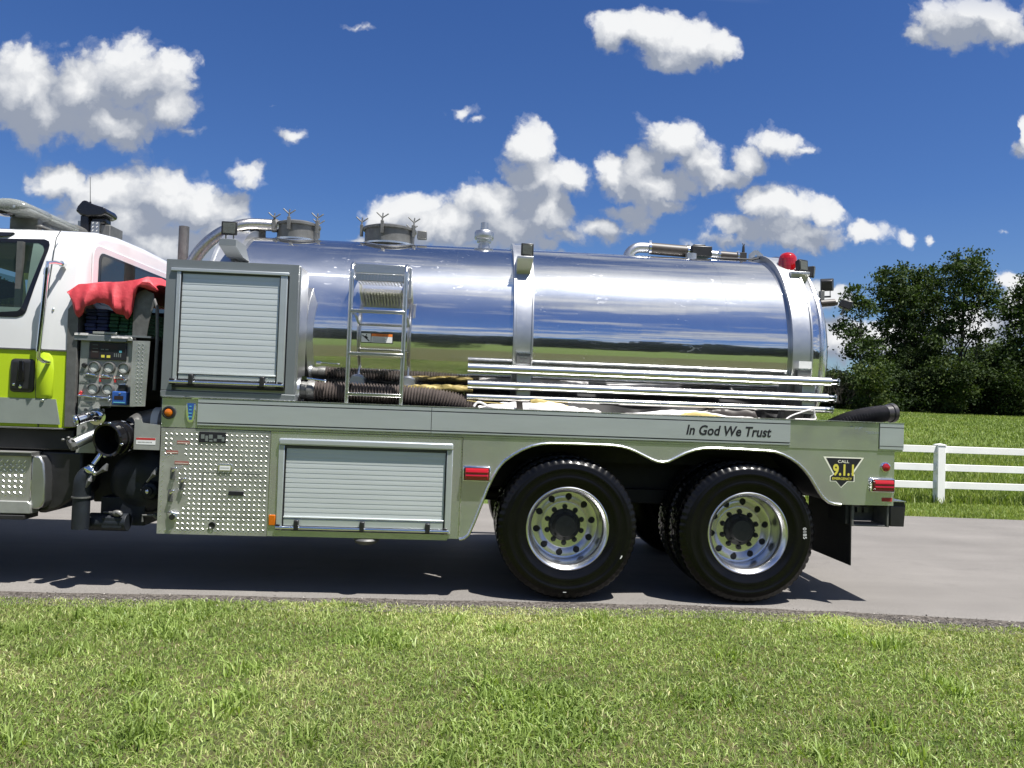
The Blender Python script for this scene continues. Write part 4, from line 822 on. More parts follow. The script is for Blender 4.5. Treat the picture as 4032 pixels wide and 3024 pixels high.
MB().use('dark_groove').box(-2.03, -1.300, -0.002, 0.016, 2.228, 2.2398).build('header_gap', parent=rd2, smooth=0)
for x0, x1 in ((-2.036, -2.008), (-1.322, -1.274)): MB().use('extruded_rail').box(x0, x1, -0.010, 0.016, 1.470, 2.239).build('guide_rail', parent=rd2, bevel=0.003)
for x0, x1, z0 in ((-2.0078, -2.002, 1.52), (-1.328, -1.3222, 1.47)): MB().use('black_plastic').box(x0, x1, -0.006, 0.012, z0, 2.235).build('seal', parent=rd2, smooth=0)
MB().use('anodised_slat').box(-2.000, -1.330, -0.006, 0.010, 1.524, 1.536).build('foot_rail', parent=rd2, bevel=0.002)
MB().use('extruded_rail').box(-2.000, -1.330, -0.001, 0.010, 1.487, 1.520).build('bottom_board', parent=rd2, bevel=0.004)
MB().use('chassis_black').box(-2.035, -1.275, -0.0008, 0.012, 1.428, 1.4865).build('sill_recess', parent=rd2, smooth=0)
liftbar(rd2, -2.050, -1.268, 1.466, -0.018, (-1.905, -1.418))

# tank ------------------------------------------------------------------
tank = bpy.data.objects.new('tank', None); C.objects.link(tank); WORLD_AT['tank'] = Vector((0.4, TY, 1.02)); tank.parent = truck; tank.location = WORLD_AT['tank']-WORLD_AT['tanker_truck']
MB().use('polished_aluminium').lathe([(0.0, -2.235), (0.20, -2.222), (0.40, -2.185), (0.58, -2.13), (0.72, -2.055), (0.80, -1.985), (0.838, -1.94), (TR, -1.915)]+[(TR, -1.9+4.65*i/30) for i in range(31)]+[(0.838, 2.775), (0.80, 2.815), (0.72, 2.865), (0.58, 2.92), (0.40, 2.96), (0.20, 2.985), (0.0, 2.992)], (0, TY, TZ), 'X', 160).build('barrel', parent=tank, smooth=60)
for x in (-0.95, -0.10, 0.98, 2.02):
    MB().use('polished_aluminium').lathe([(TR-.002, x-.003), (TR+.0014, x-.002), (TR+.0014, x+.002), (TR-.002, x+.003)], (0, TY, TZ), 'X', 120).build('weld_seam', parent=tank)
MB().use('bare_edge').lathe([(TR-.01, 2.745), (TR+.010, 2.748), (TR+.012, 2.762), (TR-.002, 2.772)], (0, TY, TZ), 'X', 120).build('end_rim', parent=tank)
def band(x0, x1, rr=0.048):
    o = MB().use('satin_aluminium').lathe([(TR-.01, x0), (TR+rr, x0), (TR+rr, x0+.018), (TR+rr-.010, x0+.022), (TR+rr-.010, x1-.014), (TR+rr, x1-.010), (TR+rr, x1), (TR-.01, x1)], (0, TY, TZ), 'X', 120).build('band', parent=tank, smooth=30)
    return o
lab(band(-1.955, -1.770), 'band at the front end of the tank'); lab(band(0.350, 0.500), 'band round the middle of the tank'); lab(band(2.505, 2.665), 'band at the rear end of the tank')
# tank saddles and name plates at the foot of the bands
P(MB().use('chassis_black').box(-1.8, 2.7, 0.62, 1.68, 1.0, 1.12), 'tank_saddle', bevel=0.01)
for x, zt in ((0.43, 1.775), (2.585, 1.735)):
    MB().use('cast_grey').box(x-.054, x+.054, 0.222, 0.252, zt-.075, zt).build('clamp_plate', parent=tank, bevel=0.003)
    MB().use('bare_edge').box(x-.054, x+.054, 0.216, 0.2518, zt+.0005, zt+.008).build('clamp_lip', parent=tank, smooth=0)
    mb = MB().use('print_grey')
    for dx in (-.016, .016): mb.box(x+dx-.008, x+dx+.008, 0.2195, 0.222, zt-.030, zt-.022).box(x+dx-.008, x+dx+.008, 0.2195, 0.222, zt-.062, zt-.052)
    mb.build('bolt_marks', parent=tank, smooth=0)
    MB().use('satin_aluminium').box(x-.05, x+.05, 0.14, 0.28, 1.40, 1.66).build('cradle', parent=tank, bevel=0.004)
o = MB().use('print_white').box(2.536, 2.636, 0.212, 0.2135, 1.747, 1.802).build('warning_label', parent=tank, smooth=0); lab(o, 'small warning label on the rear band')
# warning decal on the barrel
o = MB().use('print_black').box(-0.790, -0.551, 0.2985, 0.301, 1.812, 1.888).build('warning_label', parent=tank, smooth=0); lab(o, 'slip warning label seen between the ladder rungs')
TL = lambda mb_, n_: mb_.build(n_, parent=tank, smooth=0)
mb = MB().use('print_white').box(-0.786, -0.716, 0.2972, 0.2984, 1.818, 1.883).box(-0.711, -0.556, 0.2972, 0.2984, 1.818, 1.862); mb.use('print_orange').box(-0.711, -0.556, 0.2972, 0.2984, 1.864, 1.883)
mb.use('print_black').add([(-0.782, 0.2966, 1.868), (-0.776, 0.2966, 1.873), (-0.722, 0.2966, 1.828), (-0.728, 0.2966, 1.822)], [(0, 1, 2, 3)])
mb.add([(-0.768, 0.2966, 1.858), (-0.752, 0.2966, 1.868), (-0.735, 0.2966, 1.850), (-0.745, 0.2966, 1.842)], [(0, 1, 2, 3)]).add([(-0.752, 0.2966, 1.878), (-0.744, 0.2966, 1.878), (-0.744, 0.2966, 1.868), (-0.752, 0.2966, 1.868)], [(0, 1, 2, 3)])
text(mb, 'WARNING', -0.634, 1.868, 0.2969, 0.011, 'print_black', width=0.085, align='CENTER', thick=0.0004)
mb.use('print_grey')
for k in range(4): mb.box(-0.704, -0.600-0.01*(k % 2), 0.2967, 0.2971, 1.824+0.009*k, 1.8275+0.009*k)
TL(mb, 'label_print')
# ------------------------------------------------------------------ on top of the tank
def hatch(x, r, ztop, name='hatch', lid=0.03, lab_=''):
    o = MB().use('cast_grey').lathe([(r-.012, 2.60), (r, 2.60), (r, ztop), (r-.012, ztop)], (x, TY, 0), 'Z', 44).build(name, parent=truck); lab(o, lab_)
    mb = MB().use('cast_grey').lathe([(r+.004, ztop-.006), (r+.018, ztop-.004), (r+.018, ztop+.014), (r, ztop+.020), (r*.8, ztop+.034), (r*.4, ztop+lid+.016), (0.0, ztop+lid+.02)], (x, TY, 0), 'Z', 44); mb.build('lid', parent=o)
    MB().use('bare_edge').lathe([(r+.002, 2.705), (r+.03, 2.700), (r+.03, 2.715), (r+.002, 2.718)], (x, TY, 0), 'Z', 44).build('collar', parent=o)
    for a in (-100, -28, 44, 116, 188):
        ca, sa = math.cos(R(a)), math.sin(R(a)); px_, py_ = x+(r+.028)*ca, TY+(r+.028)*sa
        mb = MB().use('cast_grey').box(px_-.013, px_+.013, py_-.013, py_+.013, ztop-.060, ztop+.040).cyl((px_, py_, ztop-.02), (px_, py_, ztop+.072), 0.007, n=8)
        mb.cyl((px_, py_, ztop+.062), (px_-.048, py_-.006, ztop+.105), 0.006, n=6).cyl((px_, py_, ztop+.062), (px_+.050, py_+.004, ztop+.100), 0.006, n=6).cyl((px_, py_, ztop+.06), (px_+.004, py_, ztop+.104), 0.006, n=6)
        mb.build('clamp', parent=o, bevel=0.002)
    return o
hatch(-1.475, 0.172, 2.838, lab_='manhole on the tank that takes the curved filler pipe')
hatch(-0.695, 0.212, 2.838, lab_='larger manhole on the tank above the ladder')
P(MB().use('cast_grey').box(-0.452, -0.372, 1.02, 1.09, 2.765, 2.832), 'hatch_hinge', bevel=0.006)
# curved braided filler pipe
cv = [(-2.30, 0.95, 2.40), (-2.225, 0.95, 2.545), (-2.13, 0.96, 2.660), (-2.02, 0.98, 2.745), (-1.90, 1.01, 2.800), (-1.80, 1.04, 2.818), (-1.66, 1.08, 2.826)]
def smooth_path(pts, k=6):
    out = []; n = len(pts); Pp = [Vector(p) for p in pts]
    for i in range(n-1):
        p0, p1, p2, p3 = Pp[max(i-1, 0)], Pp[i], Pp[i+1], Pp[min(i+2, n-1)]
        for j in range(k):
            t = j/k; out.append(0.5*((2*p1)+(p2-p0)*t+(2*p0-5*p1+4*p2-p3)*t*t+(3*p1-p0-3*p2+p3)*t**3))
    out.append(Pp[-1]); return out
pp = smooth_path(cv, 14)
pipe = P(MB().use('braided_steel').tube(pp, [0.050+0.0012*(i % 2) for i in range(len(pp))], 28), 'filler_pipe', smooth=50)
mb = MB().use('cast_grey').cyl((-1.672, 1.078, 2.826), (-1.632, 1.083, 2.826), 0.056, n=24).cyl((-1.652, 1.06, 2.88), (-1.652, 1.02, 2.89), 0.010, n=8).box(-1.666, -1.636, 1.015, 1.035, 2.79, 2.86); mb.build('hose_clamp', parent=pipe, bevel=0.002)
pp = smooth_path([(-1.64, 1.085, 2.826), (-1.58, 1.10, 2.826), (-1.50, 1.12, 2.81), (-1.44, 1.15, 2.78)], 6); MB().use('satin_aluminium').tube(pp, 0.047, 22).build('elbow', parent=pipe)
P(MB().use('cast_grey').box(-1.86, -1.75, 1.08, 1.12, 2.765, 2.812).box(-1.776, -1.736, 1.09, 1.12, 2.72, 2.80), 'pipe_bracket', bevel=0.004)
P(MB().use('cast_grey').cyl((-2.50, 1.35, 1.3), (-2.50, 1.35, 2.835), 0.043, n=24, caps=False).lathe([(0.043, 2.835), (0.038, 2.835), (0.038, 2.6)], (-2.50, 1.35, 0), 'Z', 24), 'exhaust_stack')
P(MB().use('satin_aluminium').lathe([(0.055, 2.70), (0.052, 2.755), (0.046, 2.76), (0.046, 2.782), (0.062, 2.785), (0.064, 2.806), (0.080, 2.812), (0.084, 2.822), (0.084, 2.868), (0.076, 2.880), (0.050, 2.884), (0.034, 2.888), (0.032, 2.955), (0.026, 2.958), (0.0, 2.958)], (0.118, TY, 0), 'Z', 40), 'relief_valve')
# vent plumbing near the rear
pp = smooth_path([(1.385, TY, 2.70), (1.395, TY, 2.745), (1.43, TY, 2.785), (1.48, TY, 2.806), (1.56, TY, 2.808)], 8)
vent = P(MB().use('satin_aluminium').tube(pp, 0.045, 22), 'vent_pipe')
MB().use('rubber_brown').cyl((1.57, TY, 2.805), (1.93, TY, 2.792), 0.052, n=24).build('rubber_sleeve', parent=vent)
for x in (1.575, 1.918): MB().use('chrome').cyl((x-.010, TY, 2.805-(x-1.57)*.036), (x+.010, TY, 2.805-(x-1.57)*.036), 0.055, n=24).box(x-.010, x+.012, TY-.035, TY-.005, 2.845, 2.868).build('hose_clamp', parent=vent)
mb = MB().use('black_plastic').box(1.932, 2.112, 1.06, 1.20, 2.742, 2.832).box(1.95, 2.06, 1.08, 1.18, 2.832, 2.848); mb.build('valve_body', parent=vent, bevel=0.012)
MB().use('satin_aluminium').cyl((1.93, 1.08, 2.70), (1.93, 1.08, 2.76), 0.05, n=20).cyl((2.11, 1.13, 2.775), (2.19, 1.13, 2.772), 0.034, n=20).build('fitting', parent=vent)
MB().use('rubber_brown').cyl((2.185, 1.13, 2.772), (2.37, 1.13, 2.766), 0.037, n=20).build('rubber_sleeve', parent=vent)
for x in (2.192, 2.362): MB().use('chrome').cyl((x-.009, 1.13, 2.771), (x+.009, 1.13, 2.771), 0.040, n=20).box(x-.008, x+.010, 1.09, 1.11, 2.795, 2.812).build('hose_clamp', parent=vent)
MB().use('chassis_black').box(2.375, 2.435, 1.10, 1.16, 2.72, 2.80).cyl((2.41, 1.12, 2.79), (2.41, 1.12, 2.86), 0.014, 0.010, n=10).cyl((2.41, 1.12, 2.85), (2.402, 1.12, 2.885), 0.004, n=6).cyl((2.41, 1.12, 2.85), (2.42, 1.12, 2.88), 0.004, n=6).build('vent_head', parent=vent, bevel=0.003)
P(MB().use('satin_aluminium').prism([(2.470, 2.70), (2.470, 2.795), (2.515, 2.832), (2.550, 2.832), (2.598, 2.795), (2.598, 2.70), (2.556, 2.70), (2.556, 2.775), (2.545, 2.792), (2.530, 2.792), (2.518, 2.775), (2.518, 2.70)], 1.14, 1.152), 'lifting_eye', smooth=0)
P(MB().use('chassis_black').tube([(2.1, 1.02, 2.722), (2.3, 1.0, 2.72), (2.45, 1.0, 2.72), (2.56, 0.98, 2.745)], 0.008, 8), 'cable')

# ladder ----------------------------------------------------------------
ladder = bpy.data.objects.new('ladder', None); C.objects.link(ladder); WORLD_AT['ladder'] = Vector((-0.63, 0.1, 1.45)); ladder.parent = truck; ladder.location = WORLD_AT['ladder']-WORLD_AT['tanker_truck']
for x in (-0.838, -0.452):
    pp = smooth_path([(x-.002, 0.055, 1.36), (x, 0.055, 1.80), (x, 0.055, 2.25), (x+.002, 0.062, 2.325), (x+.002, 0.095, 2.362), (x+.002, 0.15, 2.372), (x+.002, 0.27, 2.372), (x+.002, 0.40, 2.372)], 6)
    MB().use('steel_tube').tube(pp, 0.0165, 14).build('rail', parent=ladder)
for z in (2.022, 1.715, 1.425):
    mb = MB().use('steel_tube').box(-0.838, -0.452, 0.036, 0.074, z-.012, z+.010)
    for i in range(22): x = -0.826+i*.0171; mb.add([(x, 0.040, z+.010), (x+.009, 0.040, z+.010), (x+.009, 0.070, z+.010), (x, 0.070, z+.010), (x+.002, 0.044, z+.0145), (x+.007, 0.044, z+.0145), (x+.007, 0.066, z+.0145), (x+.002, 0.066, z+.0145)], [(4,5,6,7),(0,1,5,4),(1,2,6,5),(2,3,7,6),(3,0,4,7)])
    mb.build('rung', parent=ladder, bevel=0.003)
mb = MB().use('steel_tube').box(-0.822, -0.466, 0.080, 0.30, 2.356, 2.366).box(-0.822, -0.466, 0.075, 0.085, 2.300, 2.366)
mb.build('top_step', parent=ladder, bevel=0.002)
mb = MB().use('steel_tube').box(-0.822, -0.466, 0.10, 0.125, 2.25, 2.30)
for i in range(15): x = -0.812+i*.0235; mb.box(x, x+.009, 0.085, 0.34, 2.250, 2.296)
mb.build('step_grating', parent=ladder)
MB().use('satin_aluminium').box(-0.432, -0.412, 0.062, 0.085, 2.13, 2.35).build('side_plate', parent=ladder, bevel=0.003)
for x in (-0.835, -0.455):
    o = MB().use('satin_aluminium').lathe([(0.0, 0.30), (0.062, 0.30), (0.062, 0.345), (0.040, 0.352), (0.0, 0.352)], (x+.02, 0.03, 1.50), 'Y', 30).build('standoff', parent=ladder)
    MB().use('steel_tube').cyl((x, 0.06, 1.50), (x+.02, 0.36, 1.50), 0.012, n=10).build('standoff_arm', parent=ladder)
    MB().use('steel_tube').cyl((x, 0.06, 2.02), (x, 0.32, 2.02), 0.011, n=10).build('standoff_arm', parent=ladder)

# work lights and beacon ---------------------------------------------------
def worklight(c, w_=0.118, h_=0.105, d=0.05, tilt=0.0, yaw=0.0, lab_=None):
    o = bpy.data.objects.new('work_light', None); C.objects.link(o); WORLD_AT[o.name] = Vector(c); o.parent = truck; o.location = Vector(c)-WORLD_AT['tanker_truck']; o.rotation_euler = (tilt, 0, yaw)
    if lab_: lab(o, lab_)
    def sub(mb, nm, **k): q = mb.build(nm, origin=(0, 0, 0), **k); q.parent = o; q.location = (0, 0, 0); return q
    W_, H_ = w_/2, h_/2
    sub(MB().use('black_plastic').add([(-W_, -d/2, -H_), (W_, -d/2, -H_), (W_, -d/2, H_), (-W_, -d/2, H_), (-W_*.8, d/2, -H_*.8), (W_*.8, d/2, -H_*.8), (W_*.8, d/2, H_*.8), (-W_*.8, d/2, H_*.8)], [(0,1,2,3),(7,6,5,4),(0,4,5,1),(1,5,6,2),(2,6,7,3),(3,7,4,0)]), 'housing', bevel=0.007)
    sub(MB().use('lamp_lens').box(-W_*.76, W_*.76, -d/2-.003, -d/2+.002, -H_*.74, H_*.74), 'lens', bevel=0.003)
    mb = MB().use('cast_grey')
    for x in (-.028, .028): mb.box(x-.003, x+.003, -.008, .008, -H_-.045, -H_+.004)
    mb.box(-.034, .034, -.012, .012, -H_-.052, -H_-.040); sub(mb, 'yoke')
    return o
worklight((-1.782, 0.30, 2.617), lab_='work light at the front band, facing the camera')
worklight((0.440, 0.40, 2.587), 0.100, 0.100, lab_='work light on the middle band'); worklight((2.688, 0.56, 2.598), 0.115, 0.100, yaw=0.5, tilt=-0.08, lab_='work light below the red beacon')
def bracket(pts, y0, y1, name='light_bracket', m_='satin_aluminium'):
    return P(MB().use(m_).prism(pts, y0, y1), name, bevel=0.002)
P(MB().use('cabinet_sheet').add([(-1.846, 0.26, 2.535), (-1.722, 0.26, 2.535), (-1.722, 0.50, 2.535), (-1.846, 0.50, 2.535), (-1.846, 0.26, 2.485), (-1.722, 0.26, 2.485), (-1.690, 0.34, 2.415), (-1.812, 0.34, 2.415), (-1.690, 0.5, 2.415), (-1.812, 0.5, 2.415)],
    [(0,1,2,3),(0,4,5,1),(4,7,6,5),(7,9,8,6),(0,3,9,7,4),(1,5,6,8,2),(3,2,8,9)]), 'light_bracket', bevel=0.002)
for (x0, x1, y, zt) in ((0.365, 0.490, 0.36, 2.532), (2.585, 2.735, 0.50, 2.542)):
    P(MB().use('satin_aluminium').add([(x0, y, zt), (x1, y, zt), (x1, y+.26, zt), (x0, y+.26, zt), (x0, y, zt-.018), (x1, y, zt-.018), (x1-.02, y+.10, zt-.150), (x0, y+.10, zt-.150), (x1-.02, y+.26, zt-.150), (x0, y+.26, zt-.150)],
        [(0,1,2,3),(0,4,5,1),(4,7,6,5),(7,9,8,6),(0,3,9,7,4),(1,5,6,8,2),(3,2,8,9)]), 'light_bracket', bevel=0.002)
o = P(MB().use('gloss_black').lathe([(0.0, 2.50), (0.078, 2.50), (0.080, 2.562), (0.077, 2.572)], (2.625, 0.68, 0), 'Z', 36), 'beacon')
MB().use('red_lens').lathe([(0.077, 2.572), (0.076, 2.65), (0.069, 2.690), (0.050, 2.716), (0.026, 2.726), (0.0, 2.728)], (2.625, 0.68, 0), 'Z', 40).build('dome', parent=o)
P(MB().use('black_plastic').tube([(2.70, 0.60, 2.54), (2.76, 0.78, 2.50), (2.84, 0.92, 2.49), (2.94, 1.02, 2.44), (2.99, 1.08, 2.38)], 0.011, 8), 'lamp_cable')
worklight((3.025, 1.15, 2.665), 0.05, 0.105, 0.09, yaw=0.9, tilt=0.1, lab_='work light at the back of the tank end, seen edge on'); worklight((3.190, 1.15, 2.552), 0.115, 0.115, 0.06, yaw=2.6, tilt=-0.35, lab_='work light turned rearwards above the tail bracket'); worklight((3.365, 1.15, 2.385), 0.12, 0.08, 0.10, yaw=1.2, tilt=0.35, lab_='work light at the tip of the tail bracket')
mb = MB().use('cast_grey').cyl((2.95, 1.15, 2.385), (3.29, 1.15, 2.40), 0.024, n=12).box(3.02, 3.12, 1.11, 1.19, 2.33, 2.375).box(3.13, 3.16, 1.12, 1.18, 2.36, 2.50)
P(mb, 'tail_light_bracket', bevel=0.004); P(MB().use('rubber_brown').cyl((3.13, 1.14, 2.385), (3.26, 1.14, 2.40), 0.032, n=12), 'rubber_sleeve')

# loose gear on the deck ---------------------------------------------------
def corrugated(name, label, path, r, pitch, matn, group=None, fit=None, n=20):
    t = thing(name, label, 'hose', path[0], group); pts = smooth_path(path, 12); L = [0]
    for a, b_ in zip(pts[:-1], pts[1:]): L.append(L[-1]+(b_-a).length)
    m_ = int(L[-1]/pitch)*6; out = []; rr = []
    for i in range(m_+1):
        s_ = L[-1]*i/m_; k = min(len(L)-2, max(0, int(np.searchsorted(L, s_))-1)); f = (s_-L[k])/max(1e-9, L[k+1]-L[k]); out.append(pts[k].lerp(pts[k+1], f))
        rr.append(r*(1.0+0.135*(abs((i % 6)-3)/1.5-1.0)))
    MB().use(matn).tube(out, rr, n).build('corrugated_tube', parent=t, smooth=60, clean=False); return t, pts
h1, pts = corrugated('suction_hose', 'grey-brown corrugated suction hose lying on the deck between cabinet and folded tank', [(-1.10, 0.17, 1.440), (-0.85, 0.17, 1.436), (-0.55, 0.17, 1.432), (-0.25, 0.165, 1.420), (-0.05, 0.155, 1.388), (0.09, 0.14, 1.352)], 0.068, 0.0215, 'hose_brown', 'corrugated suction hoses')
mb = MB().use('cast_grey').lathe([(0.0, -1.215), (0.072, -1.215), (0.082, -1.205), (0.082, -1.190), (0.066, -1.186), (0.062, -1.14), (0.074, -1.135), (0.076, -1.10), (0.068, -1.08)], (0, 0.17, 1.440), 'X', 30); mb.use('bare_edge').lathe([(0.078, -1.194), (0.090, -1.192), (0.090, -1.180), (0.078, -1.178)], (0, 0.17, 1.44), 'X', 30); mb.build('coupling', parent=h1, smooth=30)
MB().use('chrome').cyl((-1.155, 0.09, 1.528), (-1.00, 0.08, 1.512), 0.007, n=8).sphere((-1.00, 0.08, 1.512), .012, .012, .012).box(-1.165, -1.13, 0.08, 0.11, 1.515, 1.54).build('coupling_lever', parent=h1)
h2, pts = corrugated('suction_hose', 'glossy black corrugated hose end rising over the tail of the deck', [(2.78, 0.18, 1.300), (2.90, 0.20, 1.352), (3.02, 0.22, 1.388), (3.14, 0.24, 1.412), (3.245, 0.26, 1.426)], 0.058, 0.0235, 'hose_black', 'corrugated suction hoses')
MB().use('hose_black').lathe([(0.050, 0.0), (0.064, 0.0), (0.066, 0.045), (0.074, 0.050), (0.074, 0.080), (0.060, 0.084), (0.052, 0.07)], (3.245, 0.26, 1.426), Vector((0.98, 0.17, 0.10)), 32, True).build('end_cuff', parent=h2)

ft = thing('portable_tank', 'folded portable water tank with aluminium tube frame and white liner, strapped along the deck', 'folding tank', (1.4, 0.15, 1.36))
for (x1, y, z, r_, x0) in ((2.735, 0.115, 1.6475, 0.0335, 0.017), (2.715, 0.115, 1.526, 0.0325, 0.020), (2.690, 0.110, 1.4365, 0.0235, 0.017)):
    MB().use('steel_tube').cyl((x0, y, z), (x1, y, z), r_, n=28).build('frame_tube', parent=ft)
for (x, y, z) in ((2.735, 0.115, 1.6475), (2.715, 0.115, 1.526), (2.690, 0.11, 1.4365)):
    mb = MB().use('chrome').cyl((x+.001, y, z), (x+.045, y, z), 0.022, n=16).box(x+.004, x+.060, y-.030, y-.012, z-.012, z+.010).cyl((x+.055, y-.02, z-.026), (x+.055, y-.02, z+.026), 0.009, n=10).cyl((x+.078, y, z+.012), (x+.04, y, z+.012), 0.007, n=8)
    mb.build('tube_latch', parent=ft, bevel=0.002)
def drape(top, y0, y1, z_bot, matn, name, parent, n=90, amp=0.008, seed=2, ky=9):
    """rumpled fabric: top height given as x-z points, laid between y0 and y1"""
    rs_ = np.random.RandomState(seed); xs_ = np.linspace(top[0][0], top[-1][0], n); zt = np.interp(xs_, [p[0] for p in top], [p[1] for p in top])
    V = []; F = []
    for j in range(ky+1):
        t = j/ky; yy = y0+(y1-y0)*t; prof = math.sin(math.pi*min(1, (t*1.25)))**0.45 if t < 0.8 else math.sin(math.pi*1.0*0.999)**0.45
        prof = (1-(2*t-1)**4) if True else prof
        for i, x in enumerate(xs_):
            wv = amp*(math.sin(x*23+j*1.7)+0.6*math.sin(x*51-j*2.3+seed))*prof
            V.append((x, yy+amp*0.8*math.sin(x*31+j), z_bot+(max(zt[i]-z_bot, 0.002))*prof+wv))
    for j in range(ky):
        for i in range(n-1): F.append((j*n+i, j*n+i+1, (j+1)*n+i+1, (j+1)*n+i))
    o = MB().use(matn).add(V, F).build(name, parent=parent, smooth=60); md = o.modifiers.new('s', 'SOLIDIFY'); md.thickness = 0.004; return o
drape([(0.10, 1.362), (0.16, 1.375), (0.22, 1.392), (0.30, 1.402), (0.40, 1.405), (0.50, 1.410), (0.56, 1.420), (0.66, 1.412), (0.78, 1.392), (0.90, 1.370), (1.00, 1.362)], 0.035, 0.17, 1.34, 'liner_white', 'liner', ft, seed=3)
drape([(1.15, 1.352), (1.35, 1.372), (1.50, 1.392), (1.62, 1.398), (1.75, 1.392), (1.90, 1.376), (2.05, 1.366), (2.20, 1.356)], 0.05, 0.17, 1.33, 'liner_white', 'liner', ft, seed=5, amp=0.004)
drape([(1.56, 1.352), (1.63, 1.378), (1.70, 1.385), (1.80, 1.378), (1.92, 1.352)], 0.034, 0.07, 1.34, 'liner_yellow', 'liner_facing', ft, seed=6, amp=0.002)
drape([(1.72, 1.385), (1.80, 1.412), (1.95, 1.424), (2.10, 1.420), (2.16, 1.410), (2.18, 1.362)], 0.075, 0.16, 1.34, 'rubber_brown', 'liner_skirt', ft, seed=8, amp=0.005)
drape([(-0.42, 1.500), (-0.36, 1.508), (-0.25, 1.512), (-0.12, 1.518), (0.02, 1.516), (0.06, 1.500)], 0.25, 0.285, 1.47, 'liner_yellow', 'liner_flap', ft, seed=9, amp=0.005)
drape([(0.48, 1.432), (0.52, 1.446), (0.58, 1.440), (0.66, 1.420), (0.76, 1.398)], 0.075, 0.115, 1.385, 'liner_yellow', 'liner_cord', ft, seed=10, amp=0.002, n=40)
MB().use('rubber_brown').prism([(0.378, 1.36), (0.372, 1.416), (0.418, 1.416), (0.424, 1.36)], 0.028, 0.034).build('strap', parent=ft, smooth=0)
MB().use('liner_white').tube(smooth_path([(2.375, 0.04, 1.360), (2.42, 0.04, 1.388), (2.50, 0.05, 1.416), (2.575, 0.06, 1.438), (2.592, 0.06, 1.436), (2.598, 0.06, 1.40), (2.600, 0.05, 1.366), (2.53, 0.05, 1.362), (2.44, 0.04, 1.360)], 5), 0.0055, 8).build('webbing_loop', parent=ft)
MB().use('liner_yellow').tube(smooth_path([(0.02, 0.09, 1.408), (0.12, 0.08, 1.400), (0.22, 0.07, 1.398), (0.34, 0.08, 1.392)], 5), 0.004, 6).build('cord', parent=ft)
MB().use('liner_white').tube(smooth_path([(0.07, 0.05, 1.368), (0.09, 0.05, 1.396), (0.12, 0.05, 1.398), (0.17, 0.05, 1.376), (0.23, 0.05, 1.364)], 5), 0.008, 8).build('webbing_loop', parent=ft)

# hose bed under the red cover ----------------------------------------------
P(MB().use('cabinet_sheet').box(-2.760, -2.24, 0.10, 2.3, 1.770, 1.782).box(-2.755, -2.40, 0.086, 0.098, 1.735, 1.770), 'hose_bed_shelf', smooth=0)
P(MB().use('liner_white').box(-2.752, -2.66, 0.080, 0.0858, 1.770, 1.786).box(-2.50, -2.385, 0.080, 0.0858, 1.758, 1.772), 'shelf_edge_lining', smooth=0)
def folded(name, label, cols, rowsn, x0, w_, z0, h_, matn):
    t = thing(name, label, 'fire hose', (x0, 0.3, z0), 'folded hoses in the hose bed'); rr = np.random.RandomState(int(abs(x0)*100))
    for c_ in range(cols):
        for k in range(rowsn-(c_ == 0 and cols > 2)):
            xa = x0+c_*w_; za = z0+k*h_; y0 = 0.125+rr.uniform(0, .035); a = h_*0.40; prof = [(xa+a*.6, za), (xa+w_-a*.6, za), (xa+w_-.002, za+a), (xa+w_-a*.6, za+h_*.9), (xa+a*.6, za+h_*.9), (xa+.002, za+a)]
            o = MB().use(matn).prism(prof, y0, 2.2).build('hose_fold', parent=t, smooth=60, bevel=0.004)
    return t
folded('folded_hose', 'dark blue flat fire hose folded in layers under the red cover', 2, 7, -2.715, 0.082, 1.785, 0.026, 'hose_blue')
folded('folded_hose', 'dark green flat fire hose folded in layers beside the blue one', 3, 7, -2.548, 0.068, 1.785, 0.026, 'hose_green')
for x, m_ in ((-2.612, ''), (-2.53, '')): P(MB().use('panel_grey').box(x-.022, x+.060, 0.092, 0.104, 1.784, 1.800), 'shelf_stop', bevel=0.002)
P(MB().use('cast_grey').prism([(-2.37, 1.778), (-2.37, 2.02), (-2.355, 2.075), (-2.33, 2.105), (-2.295, 2.115), (-2.235, 2.09), (-2.225, 2.02), (-2.255, 1.90), (-2.27, 1.778)], 0.108, 0.116), 'hose_bed_divider', bevel=0.002)
P(MB().use('cast_grey').prism([(-2.802, 1.12), (-2.815, 1.95), (-2.782, 1.995), (-2.742, 1.93), (-2.737, 1.12)], 0.100, 0.50), 'hose_bed_wall', bevel=0.003)
P(MB().use('cast_grey').tube([(-2.20, 0.11, 1.40), (-2.195, 0.11, 1.75), (-2.205, 0.11, 1.98), (-2.235, 0.12, 2.05)], 0.012, 10), 'hose_bed_post')
# red vinyl cover
cover = thing('hose_bed_cover', 'faded red vinyl cover draped over the folded hoses between cab and cabinet', 'cover', (-2.5, 0.9, 2.1))
ns, V, F = 44, [], []
def cov_top(x):
    return np.interp(x, [-2.80, -2.74, -2.60, -2.45, -2.30, -2.255, -2.20], [2.075, 2.130, 2.140, 2.158, 2.190, 2.205, 2.14])
def cov_hem(x):
    return np.interp(x, [-2.80, -2.765, -2.735, -2.715, -2.66, -2.60, -2.55, -2.50, -2.46, -2.425, -2.400, -2.385, -2.365, -2.35, -2.30, -2.20], [2.045, 1.93, 1.888, 1.905, 1.965, 2.000, 2.000, 1.972, 1.925, 1.925, 1.888, 1.895, 1.945, 2.04, 2.128, 2.095])
rows = [('h', 0.0), ('h', 0.25), ('h', 0.5), ('h', 0.75), ('h', 1.0)]+[('t', q) for q in (0.02, 0.08, 0.2, 0.45, 0.9, 1.4, 2.1)]
